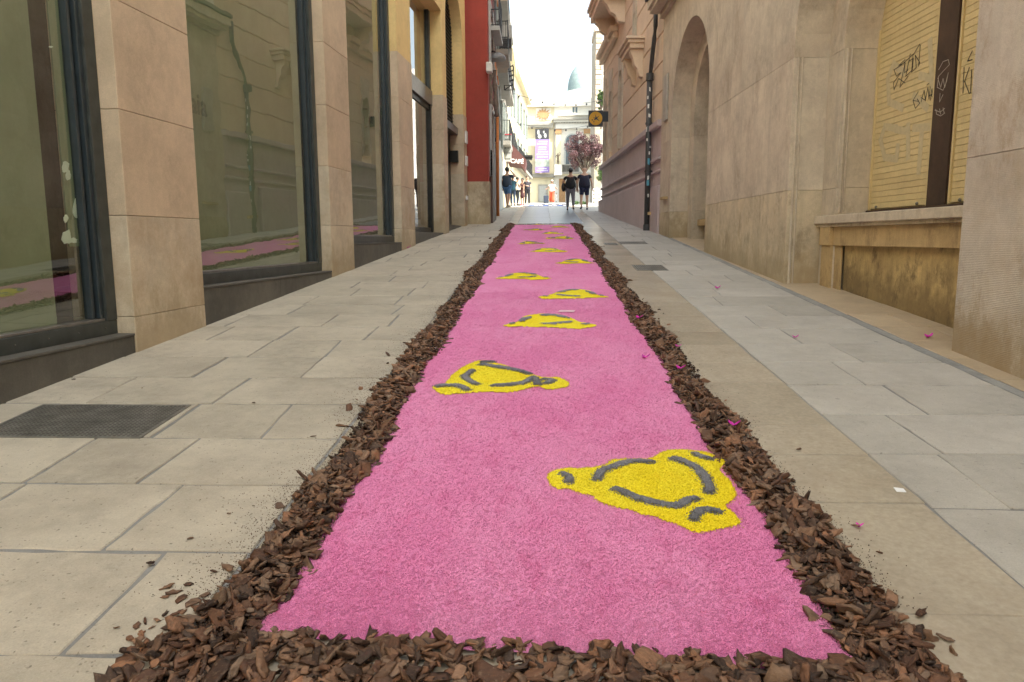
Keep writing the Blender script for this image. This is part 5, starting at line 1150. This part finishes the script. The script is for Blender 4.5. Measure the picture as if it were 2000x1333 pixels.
# white barrier panels and posts at the right
for i in range(3):
    px0 = 1157+i*9; t = thing('barrier', ['white slatted barrier panel next to the bald man', 'white slatted barrier panel in the middle of the row on the right', 'white slatted barrier panel closest to the lilac wall end'][i], 'barrier', at(px0, 397, 54), 'white barriers on the plaza')
    a, b = at(px0, 370, 54), at(px0+8.4, 398, 54); zb_ = G(54)
    for x in (a.x, b.x-.04): mb = MB(); mb.box(x, x+.04, 54, 54.04, zb_, zb_+1.15); mb.build('post', M['sticker'], t)
    for k in range(4): mb = MB(); mb.box(a.x+.041, b.x-.041, 54.01, 54.03, zb_+.2+k*.26, zb_+.32+k*.26); mb.build('slat', M['sticker'], t)
# string lights
def string_lights(px0, py0, px1, py1, y0, y1, sag, n, label):
    a, b = at(px0, py0, y0), at(px1, py1, y1); t = thing('string_lights', label, 'string lights', a, 'strings of bulbs over the street'); pts = []
    for i in range(25): s_ = i/24; p = a.lerp(b, s_); p.z -= sag*4*s_*(1-s_); pts.append(p)
    mb = MB(); mb.tube(pts, .011, 4); mb.build('wire', M['iron'], t)
    for i in range(n):
        s_ = (i+.5)/n; p = a.lerp(b, s_); p.z -= sag*4*s_*(1-s_)+.08; mb = MB(); mb.sphere(p, (.05, .05, .07), 6, 4); mb.build('bulb', M['iron'], t)
string_lights(1002, 182, 1176, 196, 40, 44, .35, 8, 'upper string of dark bulbs strung across in front of the facade parapet')
string_lights(1004, 238, 1178, 236, 42, 46, .45, 8, 'lower string of dark bulbs crossing in front of the pediment')
# ------------------------------------------------------------------ people
def cl_mat(name, c, rough=.85): return plain(name, c, rough, 0, .12, 25)
SK = {'tan': cl_mat('skin_tan', (.42,.24,.16), .5), 'brown': cl_mat('skin_brown', (.22,.12,.08), .5), 'pale': cl_mat('skin_pale', (.58,.37,.27), .5)}
HR = {'black': cl_mat('hair_black', (.012,.010,.010), .5), 'brown': cl_mat('hair_brown', (.07,.04,.025), .5), 'grey': cl_mat('hair_grey', (.35,.34,.33), .6)}
CLC = {}
def cloth(c):
    if c not in CLC: CLC[c] = cl_mat('cloth', c)
    return CLC[c]
def skinmesh(name, chains, mats, parent, xf, sub=1):
    """chains: lists of (x, y, z, r) sharing points; grown with the Skin modifier"""
    vs, es, rd, ix = [], [], [], {}
    for ch in chains:
        prev = None
        for x, y, z, r in ch:
            k = (round(x, 3), round(y, 3), round(z, 3))
            if k not in ix: ix[k] = len(vs); vs.append((x, y, z)); rd.append(r)
            if prev is not None: es.append((prev, ix[k]))
            prev = ix[k]
    me = bpy.data.meshes.new(name); me.from_pydata(vs, es, []); o = bpy.data.objects.new(name, me); C.objects.link(o)
    sm = o.modifiers.new('s', 'SKIN'); sv = me.skin_vertices[0].data
    for i, r in enumerate(rd): sv[i].radius = (r if not isinstance(r, tuple) else r[0], r if not isinstance(r, tuple) else r[1]); sv[i].use_root = i == 0
    if sub: ss = o.modifiers.new('u', 'SUBSURF'); ss.levels = sub; ss.render_levels = sub
    bpy.context.view_layer.update(); m2 = bpy.data.meshes.new_from_object(o.evaluated_get(bpy.context.evaluated_depsgraph_get())); m2.name = name
    bpy.data.objects.remove(o); m2.transform(xf); m2.materials.clear(); m2.materials.append(mats); m2.polygons.foreach_set('use_smooth', [True]*len(m2.polygons)); return link(name, m2, parent)
def person(label, x, y, h, face, skin, hair, top, bottom, style, larm, rarm, stride=.18, group=None, build=1.0, shoes=(.03,.03,.03), bald=False, extra=None):
    z0 = G(y); t = thing('person', label, 'person', (x, y, z0), group); s = h/1.75; B = build
    xf = Matrix.Translation((x, y, z0+.012)) @ Matrix.Rotation(math.radians(face), 4, 'Z') @ Matrix.Scale(s, 4)
    pel, wst, chs, nb = (0,0,.96,.140*B), (0,0,1.10,.160*B), (0,0,1.29,.150*B), (0,0,1.46,.070)
    head = [nb, (0,.015,1.535,.062), (0,.03,1.595,.088), (0,.025,1.66,.096), (0,.015,1.715,.062)]
    def arm(sd, a):
        sh = (sd*.10*B, 0, 1.40, .075); so_ = (sd*.175*B**.8, 0, 1.385, .062)
        poses = {'down': ((sd*.215*B,-.01,1.12,.042), (sd*.235*B,.06,.88,.030)), 'swing': ((sd*.215*B,-.08,1.13,.042), (sd*.24*B,-.02,.90,.030)), 'fwd': ((sd*.24*B,.05,1.13,.042), (sd*.15,.26,1.10,.030)),
                 'face': ((sd*.30*B,.20,1.36,.042), (sd*.10,.22,1.58,.030)), 'fold': ((sd*.215*B,.04,1.13,.042), (-sd*.06,.20,1.16,.030)), 'out': ((sd*.30,.06,1.16,.042), (sd*.40,.24,1.08,.030)), 'pocket': ((sd*.26*B,-.06,1.14,.042), (sd*.20*B,.06,.93,.030))}
        el, wr = poses[a]; d = Vector(wr[:3])-Vector(el[:3]); d.normalize(); up = Vector((0,0,1)) if abs(d.z) < .8 else Vector((0,1,0)); sdv = d.cross(up).normalized()
        w3 = Vector(wr[:3]); pm = w3+d*.075; fs = []
        for k, (o_, l_) in enumerate(((-.032,.065),(-.011,.078),(.011,.074),(.032,.058))):
            q = pm+sdv*o_; e1 = q+d*l_*.55; e2 = q+d*l_*.9+up.cross(sdv)*.012; fs.append([(*pm,.026), (*q,.0095), (*e1,.0085), (*e2,.007)])
        th = w3+d*.035; fs.append([(*w3.lerp(pm,.5),.026), (*(th+sdv*.045),.010), (*(th+sdv*.055+d*.035),.008)])
        return [[chs, sh, so_, el, wr, (*w3.lerp(pm,.5),.026), (*pm,.026)]]+fs, [chs, sh, so_, tuple(a*.45+b*.55 for a, b in zip(so_, el))]
    def leg(sd, f):
        hp = (sd*.085*B**.5,0,.87,.092*B**.7); kn = (sd*.095*B, .5*f+(.05 if f < 0 else .02), .50, .066); an = (sd*.10*B, f, .10+(.05 if f < -.1 else 0), .038); he = (sd*.10*B, f-.03, .055+(.04 if f < -.1 else 0), .036); to = (sd*.115*B, f+.17, .035, .03)
        return [pel, hp, kn, an, he, to]
    aL, uL_ = arm(-1, larm); aR, uR_ = arm(1, rarm); lL, lR = leg(-1, stride), leg(1, -stride*.8)
    skinmesh('body', [[pel, wst, chs]+head, lL, lR]+aL+aR, SK[skin], t, xf, 1)
    g_ = lambda p, a: (*p[:3], p[3]*a)
    def fat(ch, a, b=.012): return [(*p[:3], p[3]*a+b) for p in ch]
    hem = (0,0,.90,.140*B)
    top_ = [fat([(0,0,.86,.158*B), (0,0,1.0,.165*B), wst, chs, (0,0,1.42,.085)], 1.18), fat([(*p[:3], p[3]*(.6 if i == 0 else 1)) for i, p in enumerate(uL_)], 1.0, .010), fat([(*p[:3], p[3]*(.6 if i == 0 else 1)) for i, p in enumerate(uR_)], 1.0, .010)]
    if style == 'dress': top_[0] = fat([(0,0,.42,.20), (0,0,.7,.17), pel, wst, chs, (0,0,1.43,.085)], 1.0)
    skinmesh('top', top_, cloth(top), t, xf, 1)
    if style != 'dress':
        cut = {'long': 3, 'wide': 3, 'short': 2}[style]; wd = {'long': 1.12, 'wide': 1.25, 'short': 1.15}[style]; ch = []
        for l in (lL, lR):
            pl = (0,0,.94,.105*B)
            q = [pl, l[1], l[2]] if cut == 2 else [pl, l[1], l[2], (*l[3][:2], l[3][2]+.01, .052 if style != 'wide' else .11)]
            if style == 'short': q[2] = (*[a*.15+b*.85 for a, b in zip(l[1][:3], l[2][:3])], .075)
            if style == 'wide': q[2] = (*q[2][:3], .10)
            ch.append(fat(q, wd, .006))
        skinmesh('trousers' if cut == 3 else 'shorts', ch, cloth(bottom), t, xf, 1)
    for l in (lL, lR): skinmesh('shoe', [[(l[4][0], l[4][1]-.03, l[4][2]-.01, .045), (l[4][0], l[4][1]+.07, l[4][2]-.015, .047), (l[5][0], l[5][1]+.03, .04, .040)]], cloth(shoes), t, xf, 1)
    mb = MB()
    for q, rr_ in (((0,.118,1.645), (.012,.018,.02)),): mb.sphere(q, rr_, 8, 5)
    me = mb.mesh('nose', SK[skin], smooth=True); me.transform(xf); link('nose', me, t)
    for sd in (-1, 1):
        mb = MB(); mb.sphere((sd*.088, .01, 1.65), (.012, .02, .03), 8, 5); me = mb.mesh('ear', SK[skin], smooth=True); me.transform(xf); link('ear', me, t)
        mb = MB(); mb.sphere((sd*.032, .103, 1.665), (.011, .008, .007), 6, 4); me = mb.mesh('eye', HR['black'], smooth=True); me.transform(xf); link('eye', me, t)
    mb = MB(); mb.sphere((0, .106, 1.602), (.024, .006, .006), 6, 4); me = mb.mesh('mouth', cloth((.35,.12,.10)), smooth=True); me.transform(xf); link('mouth', me, t)
    if not bald:
        mb = MB(); mb.sphere((0, -.012, 1.685), (.104, .112, .105), 14, 9)
        if extra == 'long': mb.sphere((0, -.055, 1.56), (.085, .05, .16), 12, 8)
        me = mb.mesh('hair', HR[hair], smooth=True); me.transform(xf); link('hair', me, t)
    return t, xf
def pp(px, top, feet, h): return at(px, feet, h*F_PX/(feet-top)).x, h*F_PX/(feet-top)
def P_(px, top, feet, h, label, *a, **k):
    x, y = pp(px, top, feet, h); return person(label, x, y, h, *a, **k)
t, xf = P_(1114, 334, 411.5, 1.70, 'person walking away in a black tee and grey trousers, black bag at the left side', -4, 'tan', 'black', (.012,.012,.014), (.17,.16,.19), 'long', 'pocket', 'down', .20, build=1.3)
mb = MB(); c = Vector((-.30, -.02, .98)); V = []
mb.sphere(c, (.095, .13, .20), 12, 8); mb.tube([(-.30,-.02,1.12), (-.22,-.02,1.40), (-.10,.02,1.46)], .014, 6); me = mb.mesh('shoulder_bag', HR['black'], smooth=True); me.transform(xf); bag = link('shoulder_bag', me); tag(bag, 'black shoulder bag carried by the person in grey trousers', 'bag')
P_(1141, 331, 411.5, 1.78, 'bald man walking away in a navy tee and navy shorts', 3, 'pale', 'grey', (.018,.02,.045), (.02,.026,.07), 'short', 'down', 'swing', -.16, build=1.34, shoes=(.04,.06,.10), bald=True)
P_(991, 329.5, 404, 1.80, 'man in navy shirt and denim shorts raising a hand to his face, leftmost', -28, 'tan', 'black', (.028,.04,.065), (.07,.15,.30), 'short', 'down', 'face', .16, build=1.12, shoes=(.30,.24,.20), group=None)
P_(1001.5, 341, 397.5, 1.70, 'person in a teal shirt half hidden behind the man in denim shorts', -10, 'brown', 'black', (.03,.10,.15), (.03,.05,.09), 'long', 'down', 'fold', .05)
P_(1010.5, 343, 396, 1.65, 'person in a cream top and dark trousers in the middle of the group', -60, 'brown', 'black', (.55,.50,.42), (.02,.025,.035), 'long', 'fold', 'fold', .08, build=1.1)
P_(1020.5, 346, 396.5, 1.62, 'person in a dark open jacket over rosy dress, right of the cream top', 160, 'brown', 'black', (.06,.02,.025), (.3,.03,.05), 'dress', 'fold', 'fold', .04, shoes=(.5,.06,.1))
P_(1030, 344, 398.5, 1.70, 'person with long hair in charcoal clothes facing the camera, right end of the group', 195, 'pale', 'brown', (.028,.026,.036), (.022,.022,.028), 'long', 'fold', 'down', .07, extra='long', shoes=(.6,.6,.62))
t, xf = P_(1078, 355, 400, 1.70, 'person in a white shirt and wide red trousers standing by a suitcase', 172, 'brown', 'grey', (.68,.68,.72), (.60,.11,.055), 'wide', 'out', 'out', .18, shoes=(.7,.68,.65))
x, y = pp(1066.5, 384, 398.5, .62); z = G(y); SC = thing('suitcase', 'dark blue upright suitcase beside the red trousers', 'suitcase', (x, y, z))
mb = MB(); mb.box(x-.2, x+.2, y-.12, y+.12, z+.05, z+.64); mb.build('shell', cloth((.03,.04,.07)), SC, bevel=.04)
for dx in (-.15, .15): mb = MB(); mb.sphere((x+dx, y-.08, z+.03), .03, 8, 5); mb.build('caster', M['black'], SC)
mb = MB(); mb.tube([(x-.08, y, z+.64), (x-.08, y, z+.8), (x+.08, y, z+.8), (x+.08, y, z+.64)], .012, 6); mb.build('handle', M['black'], SC)
P_(1040.5, 375, 395.5, 1.3, 'distant person in pale grey standing right of the group', 120, 'tan', 'grey', (.55,.53,.50), (.45,.44,.42), 'long', 'down', 'down', .08)
P_(1052, 377, 395, 1.2, 'distant child in a white shirt and black shorts before the grey door', 180, 'tan', 'brown', (.75,.75,.75), (.02,.02,.02), 'short', 'fold', 'fold', .05)
P_(1094.5, 375, 395.5, 1.45, 'distant dark-haired person reaching out, left of the grey trousers', 90, 'brown', 'black', (.40,.40,.44), (.05,.06,.09), 'long', 'out', 'fwd', .1)
P_(1100.5, 377, 396, 1.35, 'distant child in a white and violet dress close to the walking couple', 180, 'tan', 'brown', (.62,.50,.74), (.5,.5,.6), 'dress', 'down', 'down', .05)
P_(1086.5, 381, 398, 1.0, 'small child in white near the red trousers', 150, 'tan', 'brown', (.78,.76,.72), (.75,.72,.7), 'wide', 'down', 'fwd', .06)
# statue body
zz_ = at(1090, 322, 82); xf = Matrix.Translation((zz_.x, 82.4, zz_.z)) @ Matrix.Rotation(math.pi, 4, 'Z') @ Matrix.Scale(.76, 4)
skinmesh('figure', [[(0,0,.9,.15), (0,0,1.1,.13), (0,0,1.35,.16), (0,0,1.5,.06), (0,0,1.62,.10), (0,0,1.72,.06)], [(0,0,.9,.15), (-.09,0,.5,.09), (-.1,.05,.02,.06)], [(0,0,.9,.15), (.09,0,.5,.09), (.12,-.05,.02,.06)],
  [(0,0,1.35,.16), (-.24,0,1.4,.06), (-.34,.1,1.62,.045), (-.2,.1,1.8,.035)], [(0,0,1.35,.16), (.24,0,1.4,.06), (.36,.0,1.15,.045), (.2,.1,1.0,.035)]], M['bronze'], ST, xf, 1)
